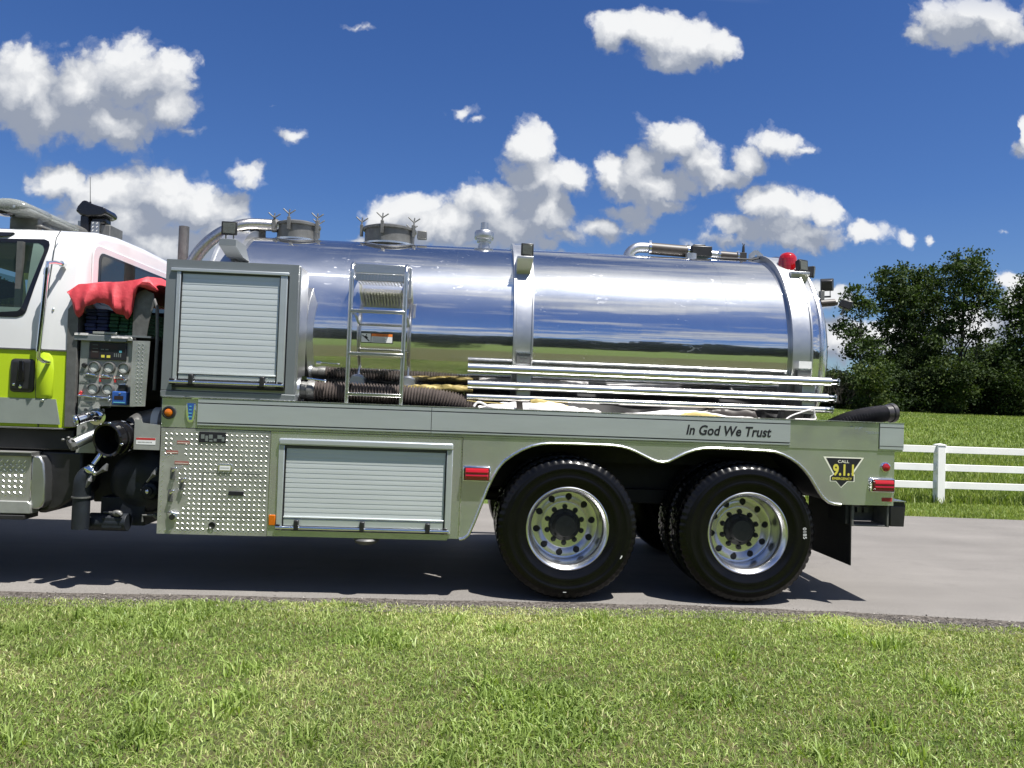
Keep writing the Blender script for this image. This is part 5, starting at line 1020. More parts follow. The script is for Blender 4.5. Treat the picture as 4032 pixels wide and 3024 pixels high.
for kind, q in rows:
    for i in range(ns):
        x = -2.80+0.605*i/(ns-1); zt, zh = float(cov_top(x)), float(cov_hem(x)); fold = 0.016*math.sin((x+2.8)*34)+0.012*math.sin((x+2.8)*71+1)
        if kind == 'h': f = q; V.append((x+0.01*math.sin(q*5+x*20), 0.058+fold*(1.15-f)-0.018*math.sin(f*3)+0.02*f, zh+(zt-zh)*f))
        else: V.append((x, 0.078+q, zt+0.010*math.sin(q*9+x*14)+0.012*min(q*4, 1)+0.05*q*0.2))
nr = len(rows)
for j in range(nr-1):
    for i in range(ns-1): F.append((j*ns+i, j*ns+i+1, (j+1)*ns+i+1, (j+1)*ns+i))
o = MB().use('tarp_red').add(V, F).build('cover_sheet', parent=cover, smooth=28); md = o.modifiers.new('s', 'SOLIDIFY'); md.thickness = 0.003

# pump panel -----------------------------------------------------------------
PY = 0.12
pane = P(MB().use('panel_grey').prism([(-2.726, 1.742), (-2.342, 1.742), (-2.336, 1.276), (-2.576, 1.276), (-2.590, 0.94), (-2.724, 0.94)], PY, PY+0.02), 'pump_panel', bevel=0.002)
def onp(mb, n_, **k): return mb.build(n_, parent=pane, **k)
P(MB().use('panel_grey').prism([(-2.752, 1.778), (-2.37, 1.772), (-2.345, 1.742), (-2.728, 1.744)], 0.090, 0.13), 'panel_hood', bevel=0.003)
P(MB().use('chassis_black').box(-2.775, -2.735, 0.105, 0.13, 1.66, 1.735), 'hood_strut', bevel=0.003); P(MB().use('chassis_black').box(-2.360, -2.338, 0.09, 0.118, 1.70, 1.765), 'hood_strut', bevel=0.003)
onp(MB().use('print_black').box(-2.660, -2.404, PY-.014, PY, 1.603, 1.727), 'display', bevel=0.003)
mb = MB().use('dark_display').box(-2.646, -2.590, PY-.0155, PY-.0142, 1.615, 1.715).box(-2.57, -2.46, PY-.0155, PY-.0142, 1.680, 1.712)
mb.use('print_grey')
for z in (1.705, 1.680, 1.655): mb.box(-2.636, -2.598, PY-.0162, PY-.0156, z, z+.003)
for x in (-2.578, -2.548): mb.box(x, x+.022, PY-.0162, PY-.0142, 1.672, 1.680)
for i in range(4): mb.box(-2.486+i*.014, -2.480+i*.014, PY-.016, PY-.0142, 1.625, 1.652)
mb.use('print_yellow').box(-2.574, -2.551, PY-.016, PY-.0142, 1.619, 1.637).box(-2.536, -2.512, PY-.016, PY-.0142, 1.618, 1.636); mb.use('print_cyan').box(-2.452, -2.434, PY-.016, PY-.0142, 1.658, 1.674)
onp(mb, 'display_print', smooth=0)
for x, z in ((-2.618, 1.549), (-2.517, 1.549), (-2.415, 1.548), (-2.620, 1.394), (-2.517, 1.395)):
    mb = MB().use('cast_grey').lathe([(0.0, -0.012), (0.033, -0.012), (0.035, -0.024), (0.040, -0.022), (0.042, 0.0)], (x, PY, z), 'Y', 30); mb.use('pale_dial').lathe([(0.0, -0.0135), (0.032, -0.0135)], (x, PY, z), 'Y', 24)
    a = R(40+(x*900) % 30); mb.use('print_white').add([(x-.020*math.cos(a), PY-.0142, z-.020*math.sin(a)-.002), (x+.020*math.cos(a), PY-.0142, z+.020*math.sin(a)-.002), (x+.020*math.cos(a), PY-.0142, z+.020*math.sin(a)+.002), (x-.020*math.cos(a), PY-.0142, z-.020*math.sin(a)+.002)], [(0,1,2,3)])
    mb.use('print_grey').lathe([(0.026, -0.014), (0.0285, -0.014)], (x, PY, z), 'Y', 24); onp(mb, 'pressure_gauge')
mb = MB().use('black_plastic').lathe([(0.0, -0.016), (0.014, -0.016), (0.018, 0.0)], (-2.692, PY, 1.560), 'Y', 18); onp(mb, 'toggle_knob')
for x0, x1, z0, m_ in ((-2.724, -2.650, 1.508, 'print_grey'), (-2.692, -2.622, 1.476, 'print_grey'), (-2.586, -2.516, 1.470, 'print_red'), (-2.486, -2.412, 1.466, 'print_red'), (-2.722, -2.650, 1.434, 'print_grey'), (-2.704, -2.630, 1.318, 'print_grey'), (-2.600, -2.530, 1.314, 'print_grey'), (-2.702, -2.628, 1.276, 'print_grey')):
    mb = MB().use(m_).box(x0, x1, PY-.003, PY, z0, z0+.022); mb.use('print_cream' if m_ == 'print_red' else 'panel_grey').box(x0+.003, x1-.003, PY-.0036, PY-.003, z0+.006, z0+.019); mb.use('print_black')
    for i in range(6): mb.box(x0+.010+i*.009, x0+.015+i*.009, PY-.004, PY-.0036, z0+.009, z0+.014)
    onp(mb, 'name_tag', smooth=0)
mb = MB().use('print_red').box(-2.586, -2.573, PY-.004, PY, 1.446, 1.464).box(-2.482, -2.468, PY-.004, PY, 1.446, 1.464); onp(mb, 'red_tag', smooth=0)
for x0, x1, z in ((-2.655, -2.606, 1.498), (-2.55, -2.507, 1.492), (-2.425, -2.400, 1.488), (-2.705, -2.617, 1.344), (-2.605, -2.505, 1.338)):
    onp(MB().use('chrome').tube([(x0, PY-.028, z), ((x0+x1)/2, PY-.036, z-.002), (x1, PY-.030, z-.006), (x1+.006, PY, z-.014)], 0.0075, 8).sphere((x0, PY-.028, z), .010, .010, .010), 'control_lever')
for x, z in ((-2.498, 1.318), (-2.398, 1.462), (-2.502, 1.340)): onp(MB().use('chrome').sphere((x, PY-.022, z), .011, .011, .011), 'knob')
onp(MB().use('print_red').prism([(-2.722, 1.345), (-2.705, 1.380), (-2.692, 1.372), (-2.698, 1.338)], PY-.02, PY-.004), 'red_handle', bevel=0.002)
mb = MB().use('black_plastic').box(-2.442, -2.388, PY-.030, PY, 1.385, 1.430); mb.use('chrome').cyl((-2.43, PY-.034, 1.434), (-2.388, PY-.034, 1.438), 0.005, n=8); onp(mb, 'valve_mount', bevel=0.003)
o = P(MB().use('print_blue').box(-2.474, -2.366, PY-.050, PY-.004, 1.287, 1.384), 'flow_meter', bevel=0.008); mb = MB().use('dark_display').box(-2.455, -2.393, PY-.052, PY-.0502, 1.328, 1.352); mb.use('print_cyan').box(-2.46, -2.38, PY-.052, PY-.0502, 1.302, 1.309); mb.use('chrome').sphere((-2.418, PY-.052, 1.370), .008, .004, .006); mb.build('screen', parent=o)
# perforated bright guard right of the panel
g_ = P(MB().use('tread_plate').prism([(-2.330, 1.742), (-2.212, 1.744), (-2.226, 1.286), (-2.330, 1.282)], 0.030, 0.034), 'panel_guard', smooth=0); lozenges(-2.312, -2.222, 1.288, 1.744, 0.030, 0.0270, parent=g_)
P(MB().use('chassis_black').box(-2.230, -2.118, 0.30, 0.32, 0.95, 1.98).box(-2.72, -2.13, 0.62, 0.66, 0.85, 2.0).box(-2.72, -2.13, 0.50, 0.62, 1.32, 1.74), 'added_dark_backing', smooth=0)  # boxes added so the space behind the pump gear stays dark
# discharge elbow
pp = smooth_path([(-2.585, PY+.01, 1.20), (-2.590, 0.06, 1.203), (-2.605, 0.005, 1.200), (-2.640, -0.055, 1.178)], 6); o = P(MB().use('chrome').tube(pp, 0.036, 22, caps=False), 'discharge_elbow'); MB().use('chrome').lathe([(0.036, 0), (0.060, 0), (0.060, -0.012), (0.036, -0.014)], (-2.585, PY, 1.20), 'Y', 28).build('flange', parent=o)
MB().use('chrome').lathe([(0.036, 0), (0.040, 0.002), (0.040, 0.014), (0.030, 0.016), (0.028, 0.0)], (-2.640, -0.055, 1.178), Vector((-0.75, -0.6, -0.28)), 28).build('nozzle_ring', parent=o); MB().use('print_black').lathe([(0.0, 0.002), (0.030, 0.002)], (-2.640, -0.055, 1.178), Vector((-0.75, -0.6, -0.28)), 24).build('bore', parent=o)
for dx, dz in ((-.09, .055), (.06, .055), (-.10, -.07), (.055, -.07)): P(MB().use('cast_grey').cyl((-2.595+dx*.8, PY, 1.19+dz), (-2.595+dx*.8, PY-.008, 1.19+dz), 0.012, n=6), 'panel_bolt')
P(MB().use('cast_grey').prism([(-2.608, 1.165), (-2.556, 1.165), (-2.556, 1.112), (-2.568, 1.096), (-2.596, 1.096), (-2.608, 1.112)], PY-.006, PY, ), 'slot_plate', bevel=0.002)
pp = smooth_path([(-2.56, PY, 1.085), (-2.60, 0.04, 1.060), (-2.66, -0.04, 1.015)], 5); o = P(MB().use('satin_aluminium').tube(pp, [0.040]*len(pp), 20), 'capped_outlet')
mb = MB().use('cast_grey').lathe([(0.0, 0.03), (0.040, 0.03), (0.046, 0.022), (0.046, -0.004), (0.036, -0.006)], (-2.66, -0.04, 1.015), Vector((-0.62, -0.62, -0.42)), 8)
for dx, dz in ((-.055, .03), (-.02, .045), (.012, .03)): mb.sphere((-2.66+dx, -0.075, 1.012+dz), .012, .012, .010)
mb.build('cap', parent=o)
# large suction inlet
ax_ = Vector((-0.30, -0.93, -0.12)).normalized(); c0 = Vector((-2.408, 0.03, 1.060))
inlet = P(MB().use('gloss_black').lathe([(0.060, -0.06), (0.070, 0.0), (0.085, 0.05), (0.100, 0.09), (0.113, 0.095), (0.122, 0.085), (0.124, 0.050), (0.114, 0.046), (0.112, 0.020), (0.120, 0.016), (0.120, -0.020), (0.106, -0.026), (0.100, -0.10)], c0, ax_, 44), 'suction_inlet')
mb = MB().use('chrome').lathe([(0.101, -0.055), (0.112, -0.058), (0.112, -0.085), (0.101, -0.088)], c0, ax_, 44); mb.build('chrome_ring', parent=inlet); MB().use('chassis_black').lathe([(0.0, -0.05), (0.062, -0.05)], c0, ax_, 30).build('strainer', parent=inlet)
for k in range(4):
    a = R(35+90*k); u_ = ax_.orthogonal().normalized(); v_ = ax_.cross(u_); p_ = c0+ax_*0.085+(u_*math.cos(a)+v_*math.sin(a))*0.118; MB().use('chrome').sphere(p_, .013, .010, .010).build('lug', parent=inlet)
pp = smooth_path([c0-ax_*0.06, c0-ax_*0.14, Vector((-2.33, 0.24, 1.14)), Vector((-2.23, 0.25, 1.172)), Vector((-2.12, 0.25, 1.185))], 6); o = P(MB().use('cast_grey').tube(pp, 0.098, 30), 'intake_pipe'); MB().use('print_white').lathe([(0.0985, -2.235), (0.1005, -2.233), (0.1005, -2.185), (0.0985, -2.183)], (0, 0.25, 1.178), 'X', 30).build('pipe_collar', parent=o)
o = P(MB().use('panel_grey').prism([(-2.278, 0.986), (-2.278, 1.195), (-2.235, 1.195), (-2.225, 1.172), (-2.104, 1.160), (-2.104, 0.986)], 0.000, 0.006), 'intake_bracket', smooth=0)
mb = MB().use('print_white').box(-2.262, -2.132, -0.0014, 0, 1.022, 1.068); mb.use('print_red').box(-2.262, -2.132, -0.002, -0.0014, 1.054, 1.068); mb.use('print_grey')
for i in range(11): mb.box(-2.250+i*.009, -2.245+i*.009, -0.002, -0.0014, 1.034, 1.042)
mb.build('warning_label', parent=o, smooth=0)
# valve gear under the inlet
P(MB().use('chrome').cyl((-2.505, 0.02, 0.945), (-2.538, -0.01, 0.875), 0.018, n=14), 'valve_stem')
P(MB().use('chrome').sphere((-2.560, 0.0, 0.838), 0.036, 0.035, 0.036, 20, 12).cyl((-2.585, -0.02, 0.85), (-2.535, -0.03, 0.83), 0.012, n=8).sphere((-2.525, -.01, .815), .015, .02, .02), 'ball_valve')
P(MB().use('cast_grey').tube([(-2.53, 0.0, 0.80), (-2.48, -0.03, 0.828), (-2.445, -0.04, 0.850), (-2.43, -0.04, 0.885)], [0.010, 0.012, 0.022, 0.008], 10).tube([(-2.55, 0.0, 0.80), (-2.555, -0.02, 0.76), (-2.575, -0.02, 0.715)], [0.016, 0.018, 0.006], 10), 'valve_handle')
pp = smooth_path([(-2.545, 0.05, 0.80), (-2.585, 0.03, 0.805), (-2.615, 0.02, 0.76), (-2.620, 0.02, 0.68), (-2.620, 0.02, 0.54), (-2.620, 0.02, 0.425)], 6); o = P(MB().use('navy_cast_iron').tube(pp, 0.056, 24), 'drain_elbow'); MB().use('cast_grey').lathe([(0.057, 0.640), (0.064, 0.640), (0.064, 0.650), (0.057, 0.650)], (-2.620, 0.02, 0), 'Z', 24).build('joint_ring', parent=o)
P(MB().use('navy_cast_iron').lathe([(0.0, 0.20), (0.05, 0.19), (0.12, 0.20), (0.19, 0.225), (0.225, 0.26), (0.235, 0.32), (0.235, 0.60)], (-2.315, 0.0, 0.735), 'Y', 48), 'pump_casing')
o = P(MB().use('navy_cast_iron').lathe([(0.0, 0.130), (0.030, 0.132), (0.036, 0.145), (0.055, 0.155), (0.070, 0.185), (0.070, 0.21)], (-2.222, 0.0, 0.680), 'Y', 30), 'bearing_cap'); MB().use('chrome').sphere((-2.222, 0.125, 0.680), 0.017, 0.012, 0.017).build('grease_nipple', parent=o); MB().use('cast_grey').cyl((-2.28, 0.16, 0.686), (-2.235, 0.16, 0.684), 0.006, n=8).build('pin', parent=o)
P(MB().use('cast_grey').tube([(-2.20, 0.06, 0.755), (-2.17, 0.05, 0.790), (-2.145, 0.05, 0.815), (-2.13, 0.05, 0.860)], [0.007, 0.010, 0.022, 0.007], 10), 'quarter_turn_handle')
P(MB().use('cast_grey').cyl((-2.50, 0.10, 0.530), (-2.42, 0.08, 0.532), 0.008, n=8).sphere((-2.40, 0.075, 0.528), .038, .02, .024).cyl((-2.40, 0.06, 0.54), (-2.355, 0.05, 0.520), 0.011, n=8), 'lower_valve_handle')
P(MB().use('navy_cast_iron').cyl((-2.60, 0.12, 0.46), (-2.34, 0.12, 0.46), 0.062, n=24).box(-2.58, -2.27, 0.22, 0.60, 0.42, 0.62).box(-2.50, -2.36, 0.06, 0.20, 0.425, 0.50), 'manifold_and_filler', bevel=0.004)  # the wide box is added to cover the sunlit road behind
P(MB().use('cast_grey').tube([(-2.235, 0.1, 0.47), (-2.235, 0.1, 0.515), (-2.15, 0.1, 0.518), (-2.125, 0.1, 0.50)], 0.008, 8).cyl((-2.13, .1, .50), (-2.155, .09, .525), 0.016, n=8), 'lower_linkage')
P(MB().use('chassis_black').box(-2.74, -2.12, 0.45, 1.9, 0.55, 1.25), 'pump_house', bevel=0.01)

# ------------------------------------------------------------------ cab
# silhouette sections: rounded shell made of stations across the width
CX1 = -2.785
sec = [(0.125, 1.112), (0.115, 1.30), (0.112, 1.655), (0.118, 1.95), (0.135, 2.10), (0.165, 2.30), (0.190, 2.42), (0.225, 2.485), (0.285, 2.528), (0.40, 2.560), (0.70, 2.590), (1.2, 2.60)]
full = sec+[(2.4-y, z) for y, z in reversed(sec[:-1])]
def section(x, inset):
    out = []
    for y, z in full:
        cy, cz = 1.2, 1.85; out.append((x, cy+(y-cy)*(1-inset*0.9), cz+(z-cz)*(1-inset*(0.9 if z > cz else 0.15))))
    return out
stations = [(-2.742, 0.085), (-2.748, 0.05), (-2.760, 0.022), (-2.780, 0.006), (-2.805, 0.0), (-3.12, 0.0), (-4.30, 0.0), (-4.35, 0.02)]
V = []; F = []; n = len(full)
for x, ins in stations: V += section(x, ins)
mb = MB(); mb.use('white_paint').add(V, []); mb.use('white_paint'); o0 = 0
# split paint by height: lime below the belt line
mats_ = ['white_paint', 'lime_paint', 'silver_stripe']; mb.mats = mats_
for s_ in range(len(stations)-1):
    for j in range(n-1):
        a = s_*n+j; zc = max(full[j][1], full[j+1][1])
        if s_ == 5 and 1.94 < min(full[j][1], full[j+1][1]) and zc < 2.43: continue
        mb.f.append((a, a+1, a+n+1, a+n)); mb.mi.append(1 if zc < 1.66 else 0)
mb.f.append(tuple(range(n-1, -1, -1))); mb.mi.append(0)
shell = P(mb, 'cab_shell', smooth=40)
P(MB().use('lime_paint').box(-2.7418, -2.739, 0.30, 2.1, 1.15, 1.62), 'cab_back_panel', smooth=0)
# belt moulding, silver stripe, sill
P(MB().use('cast_grey').box(-4.3, -2.790, 0.104, 0.112, 1.652, 1.662), 'belt_line', smooth=0)
P(MB().use('silver_stripe').prism([(-4.3, 1.135), (-2.835, 1.135), (-2.872, 1.312), (-4.3, 1.312)], 0.1075, 0.1145), 'reflective_stripe', smooth=0)
P(MB().use('cast_grey').box(-4.3, -2.80, 0.112, 0.16, 1.098, 1.110), 'cab_sill', bevel=0.003)
# door seam, swelling behind handle, window, handle
mb = MB().use('dark_groove').tube([(-2.928, 0.172, 2.515), (-2.948, 0.158, 2.46), (-2.955, 0.148, 2.35), (-2.962, 0.134, 2.20), (-2.973, 0.118, 2.02), (-2.985, 0.111, 1.75), (-3.005, 0.1085, 1.62), (-3.012, 0.1085, 1.40), (-3.000, 0.114, 1.20), (-2.988, 0.122, 1.115)], 0.0035, 6)
door = P(mb, 'door_seam')
MB().use('lime_paint').add([(-3.02+dx, 0.112-0.012*k, zz) for k in (0, 1) for dx, zz in (((-.0, 1.55), (.015, 1.62), (.05, 1.648), (.09, 1.64), (.115, 1.60), (.125, 1.52), (.125, 1.33), (.10, 1.315), (.01, 1.315)) if k == 0 else ((.012, 1.55), (.025, 1.605), (.052, 1.63), (.086, 1.622), (.104, 1.59), (.112, 1.51), (.11, 1.35), (.09, 1.33), (.018, 1.33)))], [(9,10,11,12,13,14,15,16,17)]+[(i, (i+1) % 9, (i+1) % 9+9, i+9) for i in range(9)]).build('door_bulge', parent=door, smooth=50)
win = [(-4.02, 2.40), (-3.075, 2.437), (-3.040, 2.425), (-3.025, 2.395), (-3.028, 2.36), (-3.122, 1.952), (-3.142, 1.918), (-3.175, 1.900), (-4.1, 1.885)]
def wy(z): return float(np.interp(z, [q[1] for q in sec], [q[0] for q in sec]))
def on_side(poly, off, th, grow=0.0):
    cx_ = sum(p[0] for p in poly)/len(poly); cz_ = sum(p[1] for p in poly)/len(poly)
    f = [(x+(grow if x > cx_ else -grow), wy(z)-off, z+(grow if z > cz_ else -grow)) for x, z in poly]; b_ = [(x, y+th, z) for x, y, z in f]; k = len(f)
    return f+b_, [tuple(range(k)), tuple(range(2*k-1, k-1, -1))]+[(i, i+k, (i+1) % k+k, (i+1) % k) for i in range(k)]
def curved_pane(poly, off, grow, matn):
    """pane that follows the bulge of the cab side"""
    cx_ = sum(p[0] for p in poly)/len(poly); cz_ = sum(p[1] for p in poly)/len(poly)
    pl = [(x+(grow if x > cx_ else -grow), z+(grow if z > cz_ else -grow)) for x, z in poly]; k = len(pl)
    z0_, z1_ = min(p[1] for p in pl), max(p[1] for p in pl); rows_ = []
    for i in range(41):
        z = z0_+(z1_-z0_)*min(max(i/40, 1e-4), 1-1e-4); xs_ = []
        for a, b_ in zip(pl, pl[1:]+pl[:1]):
            if (a[1]-z)*(b_[1]-z) < 0: xs_.append(a[0]+(b_[0]-a[0])*(z-a[1])/(b_[1]-a[1]))
        rows_.append((min(xs_), max(xs_), z))
    V = [(x, wy(z)-off, z) for a, b_, z in rows_ for x in (a, b_)]; mb_ = MB().use(matn).add(V, [(2*i, 2*i+1, 2*i+3, 2*i+2) for i in range(40)]); return mb_
def window_frame(poly, off, g0, g1, matn):
    a_ = curved_pane(poly, off, g0, matn).v; b2 = curved_pane(poly, off, -g1, matn).v; mb_ = MB().use(matn)
    for k in (0, 1): mb_.add([v for i in range(41) for v in (a_[2*i+k], b2[2*i+k])], [(2*i, 2*i+1, 2*i+3, 2*i+2) for i in range(40)])
    for i in (0, 40): mb_.add([a_[2*i], a_[2*i+1], b2[2*i+1], b2[2*i]], [(0, 1, 2, 3)])
    return mb_
o = P(window_frame(win, 0.004, 0.020, 0.012, 'gloss_black'), 'side_window', smooth=60); curved_pane(win, 0.0030, 0.0, 'door_glass').build('glass', parent=o, smooth=60)
# inside of the cab, seen through the side glass
P(MB().use('chassis_black').box(-4.2, -2.83, 0.30, 2.1, 1.5, 1.88).box(-3.115, -2.83, 0.22, 2.18, 1.88, 2.44).box(-4.3, -2.83, 0.35, 2.05, 2.46, 2.50), 'cab_interior', bevel=0.02)
P(MB().use('chassis_black').sphere((-3.62, 0.62, 2.13), 0.20, 0.10, 0.075).box(-3.66, -3.60, 0.56, 0.66, 1.86, 2.1), 'seat_headrest', smooth=50)
P(MB().use('cast_grey').box(-3.20, -3.16, 0.13, 0.16, 1.90, 2.42), 'seat_belt_post', smooth=0)
P(MB().use('gloss_black').add(*on_side([(-4.0, 2.478), (-3.285, 2.500), (-3.270, 2.492), (-3.305, 2.468), (-3.40, 2.455), (-4.0, 2.440)], 0.018, 0.01)), 'drip_visor', smooth=0)
o = P(MB().use('black_plastic').box(-3.190, -3.022, 0.088, 0.150, 1.352, 1.590), 'door_handle', bevel=0.030, seg=5)
MB().use('gloss_black').prism([(-3.118, 1.575), (-3.085, 1.575), (-3.078, 1.43), (-3.125, 1.43)], 0.074, 0.090).build('grip', parent=o, bevel=0.006)
MB().use('chrome').lathe([(0.0, -0.004), (0.012, -0.003), (0.013, 0.0)], (-3.105, 0.088, 1.392), 'Y', 16).lathe([(0.0, -0.004), (0.009, -0.003), (0.010, 0.0)], (-3.150, 0.088, 1.405), 'Y', 16).build('lock_barrel', parent=o)
P(MB().use('chrome').sphere((-2.960, 0.104, 1.302), .014, .01, .010), 'cab_stud'); P(MB().use('chrome').sphere((-2.923, 0.118, 1.945), .009, .008, .012), 'striker')
gr = P(MB().use('chrome').cyl((-2.932, 0.030, 2.225), (-2.962, 0.030, 1.640), 0.0165, n=18), 'grab_rail')
MB().use('chrome').tube([(-2.932, 0.030, 2.222), (-2.930, 0.028, 2.262), (-2.905, 0.07, 2.272), (-2.880, 0.135, 2.272)], 0.013, 12).cyl((-2.885, 0.12, 2.272), (-2.88, 0.15, 2.272), 0.022, n=14).build('upper_foot', parent=gr)
MB().use('chrome').tube([(-2.962, 0.030, 1.645), (-2.963, 0.032, 1.60), (-2.945, 0.06, 1.575), (-2.925, 0.104, 1.570)], 0.014, 12).build('lower_foot', parent=gr); MB().use('chrome').cyl((-2.9325, 0.030, 2.215), (-2.9345, 0.030, 2.175), 0.020, n=18).build('ferrule', parent=gr)
# rear window of the cab
RX = -2.742
def on_back(pts, x, th, matn, name, parent, **k):
    m_ = len(pts); mb = MB().use(matn).add([(x, y, z) for y, z in pts]+[(x-th, y, z) for y, z in pts], [tuple(range(m_)), tuple(range(2*m_-1, m_-1, -1))]+[(i, i+m_, (i+1) % m_+m_, (i+1) % m_) for i in range(m_)]); return mb.build(name, parent=parent, **k)
def rrect(y0, y1, z0, z1, r, k=5):
    out = []
    for cy, cz, a0 in ((y1-r, z1-r, 0), (y0+r, z1-r, 90), (y0+r, z0+r, 180), (y1-r, z0+r, 270)):
        out += [(cy+r*math.cos(R(a0+90*i/k)), cz+r*math.sin(R(a0+90*i/k))) for i in range(k+1)]
    return out
o = on_back(rrect(0.25, 2.15, 1.98, 2.455, 0.09), RX+0.014, 0.014, 'white_paint', 'rear_window_surround', truck, bevel=0.008, seg=3)
o = on_back(rrect(0.33, 2.07, 2.02, 2.405, 0.07), RX+0.018, 0.006, 'gloss_black', 'rear_window', truck, smooth=0); on_back(rrect(0.36, 2.04, 2.04, 2.385, 0.05), RX+0.0195, 0.003, 'tinted_glass', 'glass', o, smooth=0)
# windscreen, bonnet and front wheels further left, outside the picture
P(MB().use('door_glass').add([(-4.36, 0.22, 1.85), (-4.36, 2.18, 1.85), (-4.30, 2.08, 2.42), (-4.30, 0.32, 2.42)], [(0,1,2,3)]), 'windscreen', smooth=0)
P(MB().use('lime_paint').prism([(-4.34, 0.85), (-4.34, 1.78), (-5.2, 1.68), (-5.95, 1.50), (-6.15, 1.35), (-6.2, 0.85), (-5.85, 0.85), (-5.75, 1.08), (-5.35, 1.20), (-4.95, 1.08), (-4.85, 0.85)], 0.12, 2.28), 'bonnet', bevel=0.05, seg=4)
P(MB().use('chrome').box(-6.35, -6.22, 0.05, 2.35, 0.55, 0.85), 'front_bumper', bevel=0.03)
for y_ in (0.10, 1.98):
    o = bpy.data.objects.new('wheel', None); C.objects.link(o); WORLD_AT[o.name] = Vector((-5.35, y_, 0.515)); o.parent = truck; o.location = WORLD_AT[o.name]-WORLD_AT['tanker_truck']
    MB().use('tyre_rubber').lathe([(0.28, 0.0), (0.30, -0.01), (0.40, -0.02), (0.50, 0.0), (0.515, 0.04), (0.515, 0.26), (0.50, 0.30), (0.28, 0.30)], (-5.35, y_, 0.515), 'Y', 60).build('tyre', parent=o)
    MB().use('wheel_alloy').lathe([(0.295, 0.0), (0.26, 0.03), (0.20, 0.02), (0.0, -0.01)] if y_ < 1 else [(0.295, 0.3), (0.26, 0.27), (0.0, 0.31)], (-5.35, y_, 0.515), 'Y', 40).build('rim', parent=o)
# under the cab: step box and fuel tank
P(MB().use('chassis_black').box(-4.6, -2.76, 0.16, 2.2, 0.95, 1.10), 'cab_floor', bevel=0.01)
o = P(MB().use('tread_plate').box(-4.55, -3.004, 0.088, 0.094, 0.598, 0.906), 'step_face', smooth=0); lozenges(-3.62, -3.012, 0.612, 0.902, 0.088, 0.0395, parent=o)
P(MB().use('cast_grey').box(-4.55, -2.990, 0.06, 0.30, 0.908, 0.932), 'step_tread', bevel=0.004); P(MB().use('tread_plate').box(-4.55, -2.99, 0.05, 0.30, 0.9325, 0.938), 'step_top', smooth=0)
P(MB().use('panel_grey').prism([(-4.55, 0.500), (-2.985, 0.508), (-2.985, 0.575), (-3.01, 0.596), (-4.55, 0.596)], 0.070, 0.25), 'lower_step', bevel=0.006)
P(MB().use('chassis_black').box(-4.55, -3.02, 0.06, 0.24, 0.468, 0.498), 'step_support', bevel=0.003)
P(MB().use('satin_aluminium').prism([(-3.003, 0.540), (-3.003, 0.912), (-2.945, 0.912), (-2.918, 0.86), (-2.905, 0.75), (-2.902, 0.60), (-2.918, 0.558), (-2.945, 0.540)], 0.086, 0.70), 'fuel_tank', bevel=0.012)
P(MB().use('black_plastic').prism([(-3.0, 0.50), (-3.0, 0.945), (-2.70, 0.945), (-2.70, 0.66), (-2.76, 0.60), (-2.86, 0.525), (-2.95, 0.50)], 0.18, 1.0), 'battery_box', bevel=0.02)
P(MB().use('chassis_black').box(-2.80, -2.62, 0.5, 1.9, 0.62, 1.1), 'crossmember', bevel=0.01)
# roof light bar and snorkel
lb = bpy.data.objects.new('light_bar', None); C.objects.link(lb); WORLD_AT['light_bar'] = Vector((-3.3, 1.2, 2.6)); lb.parent = truck; lb.location = WORLD_AT['light_bar']-WORLD_AT['tanker_truck']
def ell_y(prof, cx_, cz_, rx, rz, matn, name, y_off=0.0, n=28, **k):
    V = []; F = []
    for y, s_ in prof:
        for i in range(n): a = 2*math.pi*i/n; V.append((cx_+rx*s_*math.cos(a), y, cz_+rz*s_*(math.sin(a) if math.sin(a) > 0 else 0.75*math.sin(a))))
    m_ = len(prof); F = [(i*n+j, i*n+(j+1) % n, (i+1)*n+(j+1) % n, (i+1)*n+j) for i in range(m_-1) for j in range(n)]+[tuple(range(n-1, -1, -1)), tuple(range((m_-1)*n, m_*n))]
    return MB().use(matn).add(V, F).build(name, parent=lb, smooth=50)
LX, LZ = -3.385, 2.706
ell_y([(0.285, 0.45), (0.292, 0.75), (0.310, 0.93), (0.34, 1.0), (0.62, 1.0), (0.66, 0.9)], LX, LZ, 0.150, 0.062, 'clear_lens', 'end_lens')
ell_y([(0.66, 0.95), (0.68, 1.0), (1.05, 1.0), (1.07, 0.95)], LX, LZ, 0.145, 0.060, 'clear_lens', 'lens'); ell_y([(1.08, 0.92), (1.12, 1.0), (1.28, 1.0), (1.32, 0.92)], LX, LZ, 0.14, 0.07, 'cast_grey', 'centre_housing'); ell_y([(1.33, 0.95), (1.36, 1.0), (2.0, 1.0), (2.07, 0.9), (2.11, 0.6)], LX, LZ, 0.145, 0.060, 'clear_lens', 'lens')
mb = MB().use('cast_grey').box(LX-.075, LX+.085, 0.315, 2.06, LZ-.030, LZ+.018); mb.use('chassis_black')
for i in range(5): mb.box(LX-.070+i*.030, LX-.046+i*.030, 0.308, 0.3148, LZ-.022, LZ+.014)
mb.use('chrome').box(LX+.045, LX+.062, 0.305, 0.3078, LZ-.010, LZ+.008); mb.build('light_module', parent=lb, smooth=0)
MB().use('gloss_black').lathe([(0.0, 2.645), (0.060, 2.648), (0.066, 2.660), (0.060, 2.672), (0.0, 2.675)], (LX-.045, 0.36, 0), 'Z', 24).build('end_foot_lamp', parent=lb)
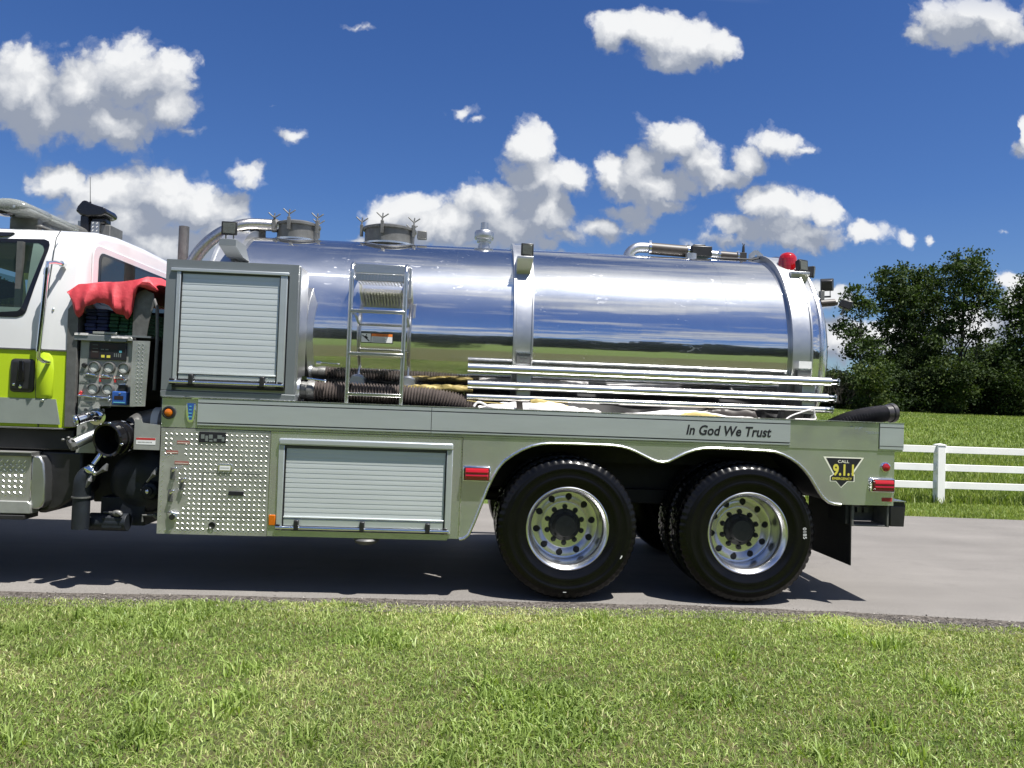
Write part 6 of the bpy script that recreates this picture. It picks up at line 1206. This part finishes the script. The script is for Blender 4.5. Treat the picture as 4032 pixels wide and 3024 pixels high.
MB().use('cast_grey').box(LX-.09, LX+.12, 0.50, 0.56, 2.55, 2.665).box(LX-.09, LX+.12, 1.84, 1.90, 2.56, 2.665).box(LX+.10, LX+.16, 0.48, 1.92, 2.60, 2.615).build('mounting_foot', parent=lb, bevel=0.01)
sn = bpy.data.objects.new('intake_snorkel', None); C.objects.link(sn); WORLD_AT['intake_snorkel'] = Vector((-3.2, 1.4, 2.6)); sn.parent = truck; sn.location = WORLD_AT['intake_snorkel']-WORLD_AT['tanker_truck']
MB().use('gloss_black').prism([(-3.352, 2.895), (-3.338, 2.935), (-3.300, 2.985), (-3.275, 2.990), (-3.235, 2.968), (-3.18, 2.950), (-3.12, 2.936), (-3.098, 2.905), (-3.100, 2.880), (-3.135, 2.862), (-3.25, 2.852), (-3.315, 2.862)], 1.20, 1.42).build('hood', parent=sn, bevel=0.03, seg=4)
MB().use('gloss_black').box(-3.128-.13, -3.128, 1.26, 1.38, 2.800, 2.866).build('throat', parent=sn, bevel=0.02); MB().use('gloss_black').prism([(-3.318, 2.60), (-3.318, 2.86), (-3.252, 2.86), (-3.245, 2.60)], 1.22, 1.30).build('riser', parent=sn, bevel=0.006)
mb = MB().use('tread_plate').box(-3.366, -3.325, 1.28, 1.5, 2.55, 2.826).box(-3.236, -3.168, 1.24, 1.5, 2.55, 2.818); o = mb.build('support_box', parent=sn, smooth=0); MB().use('cast_grey').box(-3.167, -3.085, 1.26, 1.5, 2.50, 2.80).build('side_box', parent=sn, bevel=0.006)
mb = MB().use('tread_lozenge')
for i in range(2):
    for j in range(8):
        x, z = -3.220+i*.034, 2.580+j*.032; mb.add([(x-.009, 1.2385, z-.009), (x+.001, 1.236, z-.004), (x+.009, 1.2385, z+.009), (x-.001, 1.236, z+.004)], [(0,1,2,3)])
o = mb.build('tread_pattern', parent=sn, smooth=0); o['kind'] = 'stuff'
P(MB().use('black_plastic').cyl((-3.280, 1.30, 2.985), (-3.292, 1.30, 3.215), 0.0030, 0.0022, n=8).cyl((-3.28, 1.30, 2.96), (-3.28, 1.30, 3.0), 0.008, n=8), 'aerial')
